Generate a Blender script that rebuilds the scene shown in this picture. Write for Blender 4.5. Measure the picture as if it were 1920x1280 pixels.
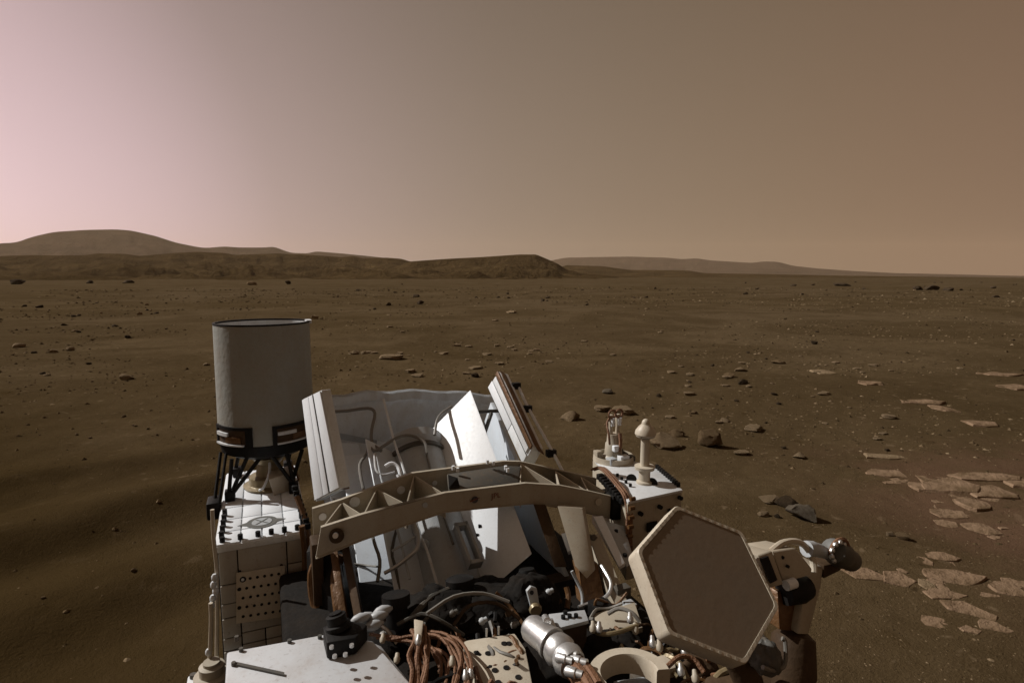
import bpy, bmesh, math, random
import numpy as np
from mathutils import Vector, Matrix
R = math.radians
scene = bpy.context.scene
for o in list(bpy.data.objects):
    bpy.data.objects.remove(o, do_unlink=True)
COL = scene.collection

# ---------------------------------------------------------------- camera, sky, sun, exposure
CAM_H = 2.1
cam_data = bpy.data.cameras.new('camera')
cam_data.sensor_width = 36.0
cam_data.lens = 20.25
cam_data.clip_start = 0.05
cam_data.clip_end = 60000
cam = bpy.data.objects.new('camera', cam_data)
COL.objects.link(cam)
cam.location = (0, 0, CAM_H)
cam.rotation_euler = (R(90 - 6.45), 0, 0)
scene.camera = cam

SUN_AZ = R(-73)          # left of the view direction (+Y)
SUN_EL = R(38)
SUN_DIR = Vector((math.sin(SUN_AZ) * math.cos(SUN_EL), math.cos(SUN_AZ) * math.cos(SUN_EL), math.sin(SUN_EL)))

world = bpy.data.worlds.new('World')
scene.world = world
world.use_nodes = True
wn = world.node_tree
wn.nodes.clear()
w_out = wn.nodes.new('ShaderNodeOutputWorld')
w_bg = wn.nodes.new('ShaderNodeBackground')
w_sky = wn.nodes.new('ShaderNodeTexSky')
w_sky.sky_type = 'NISHITA'
w_sky.sun_disc = False
w_sky.sun_elevation = SUN_EL
w_sky.sun_rotation = SUN_AZ
w_sky.altitude = 0
w_sky.air_density = 0.0
w_sky.dust_density = 1.0
w_sky.ozone_density = 0.0
w_tint = wn.nodes.new('ShaderNodeMix')          # airborne dust takes out the blue
w_tint.data_type = 'RGBA'
w_tint.blend_type = 'MULTIPLY'
w_tint.inputs[0].default_value = 1.0
w_tint.inputs[7].default_value = (1.0, 0.79, 0.72, 1)
wn.links.new(w_sky.outputs[0], w_tint.inputs[6])
wn.links.new(w_tint.outputs[2], w_bg.inputs[0])
w_bg.inputs[1].default_value = 0.027
# suspended dust: brightest under the sun, browner away from it, thinning towards the zenith
w_geo = wn.nodes.new('ShaderNodeNewGeometry')
w_dot = wn.nodes.new('ShaderNodeVectorMath'); w_dot.operation = 'DOT_PRODUCT'
w_dot.inputs[1].default_value = (-math.sin(R(-60)), -math.cos(R(-60)), 0)
wn.links.new(w_geo.outputs['Incoming'], w_dot.inputs[0])
w_map = wn.nodes.new('ShaderNodeMapRange')
w_map.inputs[1].default_value = -1; w_map.inputs[2].default_value = 1
wn.links.new(w_dot.outputs['Value'], w_map.inputs[0])
w_ramp = wn.nodes.new('ShaderNodeValToRGB')
STOPS = [(0.0, (0.21, 0.135, 0.086)), (0.40, (0.262, 0.162, 0.103)), (0.55, (0.265, 0.183, 0.117)), (0.75, (0.29, 0.222, 0.163)), (0.89, (0.41, 0.315, 0.29)), (0.96, (0.84, 0.62, 0.67)), (1.0, (0.98, 0.73, 0.79))]
_e = w_ramp.color_ramp.elements
while len(_e) < len(STOPS): _e.new(0.5)
for _i, (_p, _c) in enumerate(STOPS):
    _e[_i].position = _p; _e[_i].color = (*_c, 1)
w_ramp.color_ramp.interpolation = 'B_SPLINE'
wn.links.new(w_map.outputs[0], w_ramp.inputs[0])
w_sep = wn.nodes.new('ShaderNodeSeparateXYZ')
wn.links.new(w_geo.outputs['Incoming'], w_sep.inputs[0])
w_el = wn.nodes.new('ShaderNodeMapRange')
w_el.interpolation_type = 'SMOOTHSTEP'
w_el.inputs[1].default_value = 0.05; w_el.inputs[2].default_value = -0.75
w_el.inputs[3].default_value = 0.92; w_el.inputs[4].default_value = 0.42
wn.links.new(w_sep.outputs[2], w_el.inputs[0])
w_bg2 = wn.nodes.new('ShaderNodeBackground')
wn.links.new(w_ramp.outputs[0], w_bg2.inputs[0])
wn.links.new(w_el.outputs[0], w_bg2.inputs[1])
w_add = wn.nodes.new('ShaderNodeAddShader')
wn.links.new(w_bg.outputs[0], w_add.inputs[0])
wn.links.new(w_bg2.outputs[0], w_add.inputs[1])
wn.links.new(w_add.outputs[0], w_out.inputs[0])

sun_data = bpy.data.lights.new('sun', 'SUN')
sun_data.energy = 4.6
sun_data.angle = R(0.5)
sun_data.color = (1.0, 0.96, 0.91)
sun = bpy.data.objects.new('sun', sun_data)
COL.objects.link(sun)
sun.location = (-30, 18, 25)
sun.rotation_euler = SUN_DIR.to_track_quat('Z', 'Y').to_euler()

scene.view_settings.view_transform = 'Standard'
scene.view_settings.look = 'None'
scene.view_settings.exposure = 0.0
scene.view_settings.gamma = 1.0
scene.view_settings.use_curve_mapping = False
scene.render.engine = 'CYCLES'

# ---------------------------------------------------------------- helpers
rng = np.random.default_rng(7)
random.seed(7)

def tag(o, label=None, cat=None, group=None, kind=None):
    if label: o['label'] = label
    if cat: o['category'] = cat
    if group: o['group'] = group
    if kind: o['kind'] = kind
    return o

class NT:
    """small wrapper to build a procedural material"""
    def __init__(self, name):
        self.m = bpy.data.materials.new(name)
        self.m.use_nodes = True
        self.t = self.m.node_tree
        self.b = self.t.nodes['Principled BSDF']
        self.tc = self.t.nodes.new('ShaderNodeTexCoord')
    def n(self, kind): return self.t.nodes.new(kind)
    def l(self, a, b): self.t.links.new(a, b)
    def noise(self, scale, detail=6, rough=0.6, vec=None, dist=0.0):
        n = self.n('ShaderNodeTexNoise')
        n.inputs['Scale'].default_value = scale
        n.inputs['Detail'].default_value = detail
        n.inputs['Roughness'].default_value = rough
        n.inputs['Distortion'].default_value = dist
        self.l(vec if vec else self.tc.outputs['Object'], n.inputs['Vector'])
        return n.outputs[0]
    def ramp(self, fac, stops):
        r = self.n('ShaderNodeValToRGB')
        e = r.color_ramp.elements
        while len(e) < len(stops): e.new(0.5)
        for i, (p, c) in enumerate(stops):
            e[i].position = p
            e[i].color = (*c, 1) if len(c) == 3 else c
        self.l(fac, r.inputs[0])
        return r.outputs[0]
    def mix(self, fac, a, b, mode='MIX'):
        m = self.n('ShaderNodeMix')
        m.data_type = 'RGBA'
        m.blend_type = mode
        for s, v in ((0, fac), (6, a), (7, b)):
            if isinstance(v, (int, float)): m.inputs[s].default_value = v
            elif isinstance(v, tuple): m.inputs[s].default_value = (*v, 1)
            else: self.l(v, m.inputs[s])
        return m.outputs[2]
    def bump(self, height, strength, dist=0.01, prev=None):
        b = self.n('ShaderNodeBump')
        b.inputs['Strength'].default_value = strength
        b.inputs['Distance'].default_value = dist
        self.l(height, b.inputs['Height'])
        if prev: self.l(prev, b.inputs['Normal'])
        return b.outputs[0]

DUST = (0.22, 0.135, 0.07)

def paint(name, col, rough=0.5, metal=0.0, dust=0.25, bump=0.05, var=0.10, scale=9.0, bscale=60, spec=0.5, wear=0.28):
    t = NT(name)
    n1 = t.noise(scale, 8, 0.65)
    n2 = t.noise(scale * 7, 5, 0.7)
    dark = tuple(c * (1 - var) for c in col)
    c = t.mix(n2, col, dark)
    m = t.ramp(n1, [(0.42, (0, 0, 0)), (0.75, (dust, dust, dust))])
    c = t.mix(m, c, DUST)
    if wear:
        sp = t.ramp(t.noise(scale*14, 3, 0.75, None, 0.6), [(0.60, (0,)*3), (0.68, (wear,)*3)])
        c = t.mix(sp, c, tuple(v*0.35 for v in DUST))
        mpp = t.n('ShaderNodeMapping'); mpp.inputs['Scale'].default_value = (9, 9, 0.8)
        t.l(t.tc.outputs['Object'], mpp.inputs[0])
        c = t.mix(t.ramp(t.noise(4.0, 6, 0.7, mpp.outputs[0]), [(0.52, (0,)*3), (0.72, (wear*0.7,)*3)]), c, DUST)
    t.l(c, t.b.inputs['Base Color'])
    rr = t.ramp(n2, [(0.3, (rough * 0.85,) * 3), (0.7, (min(1, rough * 1.2),) * 3)])
    t.l(rr, t.b.inputs['Roughness'])
    t.b.inputs['Metallic'].default_value = metal
    t.b.inputs['Specular IOR Level'].default_value = spec
    if bump:
        t.l(t.bump(t.noise(bscale, 4, 0.6), bump, 0.01), t.b.inputs['Normal'])
    return t.m

M = {}
M['white'] = paint('white_paint', (0.74, 0.78, 0.82), 0.45, dust=0.08, bump=0.03, wear=0.12)
M['cover'] = paint('dusted_cover_paint', (0.50, 0.52, 0.54), 0.5, dust=0.35, bump=0.04, scale=6, wear=0.3)
M['dusty_white'] = paint('dusty_white_paint', (0.62, 0.65, 0.67), 0.55, dust=0.25, bump=0.05)
M['bay'] = paint('bay_white_paint', (0.62, 0.68, 0.74), 0.5, dust=0.15, bump=0.05, wear=0.15)
M['cloth'] = paint('thermal_cloth', (0.66, 0.70, 0.73), 0.8, dust=0.22, bump=0.4, bscale=14)
M['grey'] = paint('grey_plate', (0.38, 0.41, 0.43), 0.5, dust=0.22, bump=0.05)
M['canister'] = paint('canister_grey', (0.255, 0.26, 0.235), 0.7, dust=0.25, bump=0.3, bscale=35, wear=0.20)
M['tan'] = paint('tan_anodised', (0.37, 0.335, 0.265), 0.5, dust=0.3, bump=0.05)
M['beige'] = paint('beige_paint', (0.50, 0.45, 0.36), 0.5, dust=0.35, bump=0.05)
M['panel'] = paint('tile_panel', (0.36, 0.34, 0.295), 0.55, dust=0.4, bump=0.05, scale=5)
M['hex'] = paint('radome_sheet', (0.178, 0.140, 0.098), 0.8, dust=0.3, bump=0.03, scale=4, wear=0.10)
M['black'] = paint('black_coating', (0.008, 0.008, 0.008), 0.55, dust=0.02, bump=0.1, spec=0.15, wear=0.04)
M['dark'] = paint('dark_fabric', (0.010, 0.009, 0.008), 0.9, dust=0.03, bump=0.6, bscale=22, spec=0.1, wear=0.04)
M['darkgrey'] = paint('dark_grey_metal', (0.075, 0.075, 0.068), 0.5, dust=0.2, spec=0.3)
M['silver'] = paint('bare_aluminium', (0.56, 0.57, 0.57), 0.38, metal=0.8, dust=0.2, bump=0.08)
M['copper'] = paint('copper_braid', (0.22, 0.10, 0.045), 0.6, metal=0.1, dust=0.25, bump=0.6, bscale=150, var=0.5, scale=30)
M['foil'] = paint('amber_foil', (0.13, 0.06, 0.018), 0.45, metal=0.2, dust=0.2, bump=0.6, bscale=25, var=0.4)
M['brown'] = paint('brown_coating', (0.045, 0.027, 0.014), 0.65, dust=0.2, bump=0.2, spec=0.2, wear=0.04)
M['gold'] = paint('gold_film', (0.23, 0.185, 0.105), 0.4, metal=0.25, dust=0.2, bump=0.3, bscale=30)
M['wire'] = paint('grey_cable', (0.16, 0.155, 0.14), 0.5, dust=0.2, bump=0.05)
M['seal'] = paint('seal_print', (0.10, 0.105, 0.10), 0.6, dust=0.1, bump=0)
M['redprint'] = paint('red_print', (0.16, 0.04, 0.02), 0.6, dust=0.1, bump=0)
M['blueprint'] = paint('dark_blue_print', (0.03, 0.03, 0.045), 0.6, dust=0.1, bump=0)

# rover frame: a = metres to the rear, b = metres to the side, z up.  Objects are children of the rover Empty.
BASE = (1.2, 0.6)
def L(p): return Vector((p[1] - BASE[1], p[0] - BASE[0], p[2]))
TILT = R(36.5)
def Q(s, b, n):
    """point in the tilted power-source bay: s along it, n out of it"""
    ct, st = math.cos(TILT), math.sin(TILT)
    return (1.9 + s * ct - n * st, b, 0.915 + s * st + n * ct)

def mesh_obj(name, bm, mat, parent=None, smooth=None):
    bmesh.ops.remove_doubles(bm, verts=bm.verts, dist=1e-6)
    bmesh.ops.recalc_face_normals(bm, faces=bm.faces)
    me = bpy.data.meshes.new(name)
    bm.to_mesh(me); bm.free()
    if smooth:
        me.polygons.foreach_set('use_smooth', [True] * len(me.polygons))
        me.set_sharp_from_angle(angle=R(smooth))
    me.materials.append(M[mat] if isinstance(mat, str) else mat)
    o = bpy.data.objects.new(name, me)
    COL.objects.link(o)
    if parent: o.parent = parent
    return o

class B:
    """collects shapes given in rover coordinates"""
    def __init__(self): self.bm = bmesh.new()
    def _hull(self, pts, faces, bev=0):
        vs = [self.bm.verts.new(L(p)) for p in pts]
        fs = [self.bm.faces.new([vs[i] for i in f]) for f in faces]
        if bev:
            ed = list({e for f in fs for e in f.edges})
            bmesh.ops.bevel(self.bm, geom=ed, offset=bev, segments=2, affect='EDGES', profile=0.5)
        return self
    def box(self, a0, a1, b0, b1, z0, z1, bev=0):
        p = [(a, b, z) for a in (a0, a1) for b in (b0, b1) for z in (z0, z1)]
        return self._hull(p, [(0,1,3,2),(4,6,7,5),(0,4,5,1),(2,3,7,6),(0,2,6,4),(1,5,7,3)], bev)
    def slab(self, poly, off, bev=0):
        """polygon (list of points) thickened by the vector off"""
        n = len(poly)
        p = list(poly) + [tuple(q[i] + off[i] for i in range(3)) for q in poly]
        f = [tuple(range(n)), tuple(range(2*n-1, n-1, -1))] + [(i, (i+1) % n, n+(i+1) % n, n+i) for i in range(n)]
        return self._hull(p, f, bev)
    def loft(self, rings, cap=True):
        vs = [[self.bm.verts.new(v) for v in r] for r in rings]
        n = len(rings[0])
        for i in range(len(vs)-1):
            for k in range(n):
                self.bm.faces.new((vs[i][k], vs[i][(k+1) % n], vs[i+1][(k+1) % n], vs[i+1][k]))
        if cap:
            self.bm.faces.new(vs[0][::-1]); self.bm.faces.new(vs[-1])
        return self
    def tube(self, pts, r, n=8, sub=3):
        P = [L(p) for p in pts]
        if len(P) > 2 and sub > 1:       # Catmull-Rom
            E = [P[0]*2-P[1]] + P + [P[-1]*2-P[-2]]
            out = []
            for i in range(1, len(E)-2):
                for k in range(sub):
                    t = k/sub
                    a, b, c, d = E[i-1], E[i], E[i+1], E[i+2]
                    out.append(0.5*((2*b)+(c-a)*t+(2*a-5*b+4*c-d)*t*t+(3*b-a-3*c+d)*t**3))
            P = out + [P[-1]]
        rings = []
        up = Vector((0.3, 0.2, 0.93))
        for i, p in enumerate(P):
            d = (P[min(i+1, len(P)-1)] - P[max(i-1, 0)]).normalized()
            x = d.cross(up)
            if x.length < 1e-3: x = d.cross(Vector((1, 0, 0)))
            x.normalize(); y = d.cross(x); up = -y if (-y).dot(up) > 0 else y
            rr = r[i*len(r)//len(P)] if isinstance(r, (list, tuple)) else r
            rings.append([p + (x*math.cos(2*math.pi*k/n) + y*math.sin(2*math.pi*k/n))*rr for k in range(n)])
        return self.loft(rings)
    def lathe(self, p0, p1, prof, n=24, cap=True, arc=None):
        """profile [(t, r)] about the axis p0 -> p1"""
        A, Bv = L(p0), L(p1)
        d = (Bv - A); dn = d.normalized()
        x = dn.cross(Vector((0.1, 0.2, 1)) if abs(dn.z) < 0.9 else Vector((1, 0, 0))).normalized()
        y = dn.cross(x)
        return self.loft([[A + d*t + (x*math.cos(2*math.pi*k/n) + y*math.sin(2*math.pi*k/n))*r for k in range(n)] for t, r in prof], cap)
    def cyl(self, p0, p1, r, n=16): return self.lathe(p0, p1, [(0, r), (1, r)], n)
    def quadgrid(self, c00, c10, c11, c01, nu, nv, fn=None):
        c = [L(p) for p in (c00, c10, c11, c01)]
        V = []
        for i in range(nu+1):
            row = []
            for j in range(nv+1):
                u, v = i/nu, j/nv
                p = (c[0]*(1-u)+c[1]*u)*(1-v) + (c[3]*(1-u)+c[2]*u)*v
                if fn: p = p + fn(u, v)
                row.append(self.bm.verts.new(p))
            V.append(row)
        for i in range(nu):
            for j in range(nv):
                self.bm.faces.new((V[i][j], V[i+1][j], V[i+1][j+1], V[i][j+1]))
        return self
    def out(self, name, mat, parent, smooth=40, kind=None):
        o = mesh_obj(name, self.bm, mat, parent, smooth)
        if kind: o['kind'] = kind
        return o

# value noise for terrain and rocks (numpy)
def _h3(x, y, z):
    n = (x*374761393 + y*668265263 + z*2147483647) & 0x7fffffff
    n = ((n ^ (n >> 13)) * 1274126177) & 0x7fffffff
    n = ((n ^ (n >> 15)) * 461845907) & 0x7fffffff
    return ((n ^ (n >> 16)) & 0xffffff) / float(0xffffff)
def vnoise(x, y, z=0.0):
    x = np.asarray(x, float); y = np.asarray(y, float); z = np.zeros_like(x) + z
    xi = np.floor(x).astype(np.int64); yi = np.floor(y).astype(np.int64); zi = np.floor(z).astype(np.int64)
    fx, fy, fz = x-xi, y-yi, z-zi
    u, v, w = [t*t*t*(t*(t*6-15)+10) for t in (fx, fy, fz)]
    r = 0
    for dx in (0, 1):
        for dy in (0, 1):
            for dz in (0, 1):
                r = r + _h3(xi+dx, yi+dy, zi+dz) * (u if dx else 1-u) * (v if dy else 1-v) * (w if dz else 1-w)
    return r*2 - 1
def fbm(x, y, o=4, z=0.0):
    r, a = 0, 1.0
    for i in range(o):
        r = r + a*vnoise(x*2**i + 17.3*i, y*2**i - 9.1*i, z*2**i + 3.7*i)
        a *= 0.5
    return r
def sstep(a, b, x):
    t = np.clip((x-a)/(b-a), 0, 1)
    return t*t*(3-2*t)

# ---------------------------------------------------------------- terrain
def ground_h(x, y):
    x = np.asarray(x, float); y = np.asarray(y, float)
    r = np.hypot(x, y)
    h = 0.035*fbm(x*0.35, y*0.35, 3) + 0.012*fbm(x*2.1, y*2.1, 3)*sstep(60, 10, r)
    h = h + 0.25*fbm(x*0.03+4, y*0.03, 3)*sstep(15, 70, r)
    # wind drifts in the smooth sand on the left
    m = sstep(-0.9, -1.9, x + 0.1*(y-3))*sstep(9.5, 5.5, r)
    ph = (y*0.60 - x*0.80) + 0.35*fbm(x*0.35+2, y*0.35+5, 3)
    w = np.mod(ph/1.45+0.35, 1.0)
    wave = np.where(w < 0.4, sstep(0, 0.4, w), 1-sstep(0.4, 1.0, w))
    h = h + m*(0.25*wave*(0.55+0.6*vnoise(x*0.5, y*0.5)) - 0.09)
    w2 = np.mod((ph+0.10*fbm(x*1.5, y*1.5, 2))/0.45, 1.0)
    h = h + m*0.036*np.abs(w2-0.5)*2*sstep(0.0, 0.5, vnoise(x*0.6+9, y*0.6)+0.25)
    # low swells on the plain
    h = h + 0.10*np.sin((y*0.8 - x*0.22)/3.1 + 1.3*vnoise(x*0.08, y*0.08))*sstep(8, 18, r)*sstep(90, 40, r)*0.45
    h = h - sstep(700, 2600, r)*8.0
    return h

def build_ground():
    az = np.concatenate([np.linspace(-180, -60, 40, endpoint=False), np.linspace(-60, 60, 760, endpoint=False), np.linspace(60, 180, 40, endpoint=False)])
    rr = np.concatenate([[0.3], np.geomspace(0.8, 60, 430), np.geomspace(62, 9000, 110)])
    A2, R2 = np.meshgrid(np.radians(az), rr)
    X, Y = R2*np.sin(A2), R2*np.cos(A2)
    Zg = ground_h(X, Y)
    nr, na = X.shape
    V = np.stack([X, Y, Zg], -1).reshape(-1, 3)
    V = np.vstack([V, [[0, 0, float(ground_h(0.0, 0.0))]]])
    i = np.arange(nr-1)[:, None]*na; k = np.arange(na)[None]
    k2 = (k+1) % na
    F = np.stack([i+k, i+na+k, i+na+k2, i+k2], -1).reshape(-1, 4)
    me = bpy.data.meshes.new('ground')
    c = len(V)-1
    me.from_pydata(V.tolist(), [], F.tolist() + [(int(kk), int((kk+1) % na), c) for kk in range(na)])
    me.polygons.foreach_set('use_smooth', [True]*len(me.polygons))
    me.update()
    o = bpy.data.objects.new('ground', me); COL.objects.link(o)
    tag(o, 'brown dusty plain with sand drifts and scattered stones', kind='structure')
    t = NT('martian_soil')
    pos = t.tc.outputs['Object']
    big = t.noise(0.035, 4, 0.55, pos)
    mid = t.noise(0.45, 6, 0.62, pos)
    fine = t.noise(7.0, 6, 0.7, pos)
    grit = t.noise(55.0, 4, 0.7, pos)
    c = t.mix(t.ramp(mid, [(0.40, (0,)*3), (0.60, (1,)*3)]), SOIL_A, SOIL_B)
    c = t.mix(t.ramp(big, [(0.42, (0,)*3), (0.58, (0.7,)*3)]), c, SOIL_C)
    c = t.mix(t.ramp(t.noise(0.16, 5, 0.6, pos, 0.8), [(0.44, (0.55,)*3), (0.56, (0,)*3)]), c, SOIL_D)
    c = t.mix(t.ramp(fine, [(0.30, (0.5,)*3), (0.62, (0,)*3)]), c, SOIL_D)
    # scattered pale chips and dark grains too small to model
    for (sc_, lo, hi_, col_, amt) in ((1.6, 0.60, 0.72, (0.105, 0.074, 0.040), 0.2), (5.5, 0.63, 0.70, (0.13, 0.094, 0.056), 0.7), (17.0, 0.64, 0.72, (0.11, 0.08, 0.047), 0.6), (9.0, 0.66, 0.74, (0.026, 0.017, 0.008), 0.7), (2.6, 0.62, 0.72, (0.045, 0.029, 0.012), 0.6)):
        mpp = t.n('ShaderNodeMapping'); mpp.inputs['Location'].default_value = (sc_*3.1, sc_*7.7, 0)
        t.l(pos, mpp.inputs[0])
        c = t.mix(t.ramp(t.noise(sc_, 3, 0.62, mpp.outputs[0], 0.4), [(lo, (0,)*3), (hi_, (amt,)*3)]), c, col_)
    # bedrock dust: redder ground round the flat slabs on the right
    sx = t.n('ShaderNodeSeparateXYZ'); t.l(pos, sx.inputs[0])
    mp = t.n('ShaderNodeMapRange'); t.l(sx.outputs[0], mp.inputs[0])
    mp.inputs[1].default_value = 2.6; mp.inputs[2].default_value = 4.4
    mq = t.n('ShaderNodeMapRange'); t.l(sx.outputs[1], mq.inputs[0])
    mq.inputs[1].default_value = 7.5; mq.inputs[2].default_value = 5.2
    pr = t.n('ShaderNodeMath'); pr.operation = 'MULTIPLY'; t.l(mp.outputs[0], pr.inputs[0]); t.l(mq.outputs[0], pr.inputs[1])
    pm = t.n('ShaderNodeMath'); pm.operation = 'MULTIPLY'; t.l(pr.outputs[0], pm.inputs[0])
    t.l(t.ramp(t.noise(0.9, 5, 0.6, pos), [(0.38, (0,)*3), (0.60, (0.75,)*3)]), pm.inputs[1])
    c = t.mix(pm.outputs[0], c, SOIL_RED)
    # darker olive tone masked over the sand on the left
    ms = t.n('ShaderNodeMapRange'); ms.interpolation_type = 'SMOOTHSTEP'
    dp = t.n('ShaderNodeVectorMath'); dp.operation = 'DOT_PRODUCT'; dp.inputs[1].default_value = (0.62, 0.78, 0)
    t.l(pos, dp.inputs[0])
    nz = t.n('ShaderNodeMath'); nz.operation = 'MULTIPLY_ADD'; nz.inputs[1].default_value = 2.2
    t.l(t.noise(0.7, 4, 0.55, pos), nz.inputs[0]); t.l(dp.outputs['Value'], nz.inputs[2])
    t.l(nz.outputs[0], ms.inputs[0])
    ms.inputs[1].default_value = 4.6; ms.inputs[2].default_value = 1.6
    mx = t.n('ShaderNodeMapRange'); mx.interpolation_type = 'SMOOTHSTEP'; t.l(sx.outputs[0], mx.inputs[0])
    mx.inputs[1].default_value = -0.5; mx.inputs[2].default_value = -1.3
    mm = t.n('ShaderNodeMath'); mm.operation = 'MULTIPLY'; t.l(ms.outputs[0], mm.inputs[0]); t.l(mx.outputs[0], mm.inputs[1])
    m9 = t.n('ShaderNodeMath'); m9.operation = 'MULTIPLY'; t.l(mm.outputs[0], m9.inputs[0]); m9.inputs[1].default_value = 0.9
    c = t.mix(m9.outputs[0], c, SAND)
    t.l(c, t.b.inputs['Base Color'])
    t.b.inputs['Roughness'].default_value = 0.95
    t.b.inputs['Specular IOR Level'].default_value = 0.0
    nb = t.bump(fine, 0.35, 0.06)
    nb = t.bump(grit, 0.8, 0.014, nb)
    nb = t.bump(t.noise(190.0, 3, 0.7, pos), 0.6, 0.005, nb)
    t.l(nb, t.b.inputs['Normal'])
    me.materials.append(t.m)
    return o
SOIL_A = (0.0956, 0.0671, 0.0359)
SOIL_B = (0.0712, 0.0493, 0.0252)
SOIL_C = (0.1039, 0.0747, 0.0439)
SOIL_D = (0.0509, 0.0341, 0.0160)
SOIL_RED = (0.1222, 0.0702, 0.0464)
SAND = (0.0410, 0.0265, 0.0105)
build_ground()

def rock_mat(name, c1, c2, scale=6.0, bury=0.0):
    t = NT(name)
    n1 = t.noise(scale, 8, 0.7); n2 = t.noise(scale*6, 5, 0.7)
    c = t.mix(t.ramp(n1, [(0.38, (0,)*3), (0.62, (1,)*3)]), c1, c2)
    # settled dust on upward faces
    g = t.n('ShaderNodeNewGeometry'); s = t.n('ShaderNodeSeparateXYZ'); t.l(g.outputs['Normal'], s.inputs[0])
    d = t.ramp(s.outputs[2], [(0.55, (0,)*3), (1.0, (0.25,)*3)])
    c = t.mix(d, c, (0.09, 0.06, 0.03))
    if bury:      # drifted soil lying on the slab
        c = t.mix(t.ramp(t.noise(4.5, 6, 0.7, t.tc.outputs['Object'], 0.5), [(0.44, (0,)*3), (0.62, (bury,)*3)]), c, (0.07, 0.045, 0.020))
    t.l(c, t.b.inputs['Base Color'])
    t.b.inputs['Roughness'].default_value = 1.0
    t.b.inputs['Specular IOR Level'].default_value = 0.02
    t.l(t.bump(n2, 0.9, 0.04), t.b.inputs['Normal'])
    return t.m
M['rock_pale'] = rock_mat('pale_rock', (0.280, 0.208, 0.130), (0.202, 0.147, 0.087))
M['rock_tan'] = rock_mat('tan_rock', (0.196, 0.138, 0.078), (0.135, 0.092, 0.051))
M['rock_dark'] = rock_mat('dark_rock', (0.065, 0.047, 0.030), (0.036, 0.026, 0.017))
M['rock_grey'] = rock_mat('grey_rock', (0.20, 0.172, 0.132), (0.14, 0.118, 0.088))
M['rock_red'] = rock_mat('red_slab', (0.266, 0.182, 0.118), (0.207, 0.140, 0.088), 3.0, bury=0.55)

def hill_mat(name, c1, c2, sc):
    t = NT(name)
    mpn = t.n('ShaderNodeMapping'); mpn.inputs['Scale'].default_value = (1, 1, 6)
    t.l(t.tc.outputs['Object'], mpn.inputs[0])
    n1 = t.noise(sc, 8, 0.65, mpn.outputs[0])
    t.l(t.mix(t.ramp(n1, [(0.36, (0,)*3), (0.66, (1,)*3)]), c1, c2), t.b.inputs['Base Color'])
    t.b.inputs['Roughness'].default_value = 1.0
    t.b.inputs['Specular IOR Level'].default_value = 0.0
    t.l(t.bump(t.noise(sc*4, 8, 0.7), 0.8, 0.25/sc), t.b.inputs['Normal'])
    return t.m

def ridge(name, label, dist, front, back, prof, mat, base=-12.0, rough=0.06, cols=420, cap=0.0, seed=0, cliff=None):
    """hill ridge at range dist; prof = crest height along the azimuth, front/back = run of the slopes"""
    pa = np.array([p[0] for p in prof]); pz = np.array([p[1] for p in prof])
    az = np.linspace(pa[0], pa[-1], cols)
    z = np.interp(az, pa, pz)
    k = np.ones(7)/7; z = np.convolve(np.pad(z, 3, 'edge'), k, 'valid')
    ts = np.concatenate([np.linspace(-1, 0, 70), np.linspace(0, 1, 16)[1:]])
    A2, T2 = np.meshgrid(np.radians(az), ts)
    Zc = np.broadcast_to(z, T2.shape)
    rad = dist + np.where(T2 < 0, T2*front, T2*back)
    wx, wy = rad*np.sin(A2), rad*np.cos(A2)
    q = dist/10.0
    gully = fbm(np.degrees(A2)*0.5+seed, T2*2.5, 3, seed*1.7)
    tt = np.clip(np.abs(T2) + 0.05*gully*np.clip(np.abs(T2)*4, 0, 1), 0, 1)
    if cliff: shape = np.where(T2 < 0, 1-sstep(0.25, 0.8, tt), 1-tt)
    elif cap: shape = np.where(T2 < 0, (1-sstep(cap*0.25, cap, tt))*0.28 + 0.72*(1-tt)**2.3, 1-tt)
    else: shape = np.where(T2 < 0, (1-tt)**1.7, 1-tt)
    Z3 = base + (Zc-base)*shape + rough*np.abs(Zc-base)*fbm(wx/q*2.2, wy/q*2.2, 6, seed)*np.clip(tt*3, 0, 1)*np.clip((1-tt)*3, 0, 1)
    nr, na = T2.shape
    V = np.stack([wx, wy, Z3], -1).reshape(-1, 3)
    i = np.arange(nr-1)[:, None]*na; kk = np.arange(na-1)[None]
    F = np.stack([i+kk, i+kk+1, i+na+kk+1, i+na+kk], -1).reshape(-1, 4)
    me = bpy.data.meshes.new(name)
    me.from_pydata(V.tolist(), [], F.tolist())
    me.polygons.foreach_set('use_smooth', [True]*len(me.polygons))
    me.materials.append(mat)
    o = bpy.data.objects.new(name, me); COL.objects.link(o)
    return tag(o, label, kind='structure')

HM_FAR = hill_mat('far_hill_soil', (0.090, 0.060, 0.038), (0.054, 0.037, 0.024), 0.006)
HM_NEAR = hill_mat('mesa_soil', (0.090, 0.059, 0.027), (0.046, 0.029, 0.012), 0.02)
ridge('mountain', 'broad rounded mountain on the horizon at far left', 4200, 1900, 1500,
      [(-51.74, 32.7), (-49.14, 72.0), (-45.74, 108.6), (-43.02, 152.6), (-41.27, 179.6), (-40.37, 184.9), (-39.41, 219.7), (-38.12, 250.4), (-36.11, 269.3), (-34.19, 278.8), (-33.11, 276.0), (-31.45, 248.8),
       (-29.94, 210.1), (-28.36, 186.6), (-27.75, 180.9), (-26.29, 193.5), (-25.02, 188.6), (-22.83, 191.8), (-22.28, 199.6), (-20.81, 159.0), (-19.19, 157.0), (-18.72, 171.9), (-16.34, 159.5), (-13.40, 139.4), (-10.40, 114.7), (-7.33, 70.2), (-3.16, 13.2)], HM_FAR, base=-40, rough=0.05, seed=3)
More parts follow.
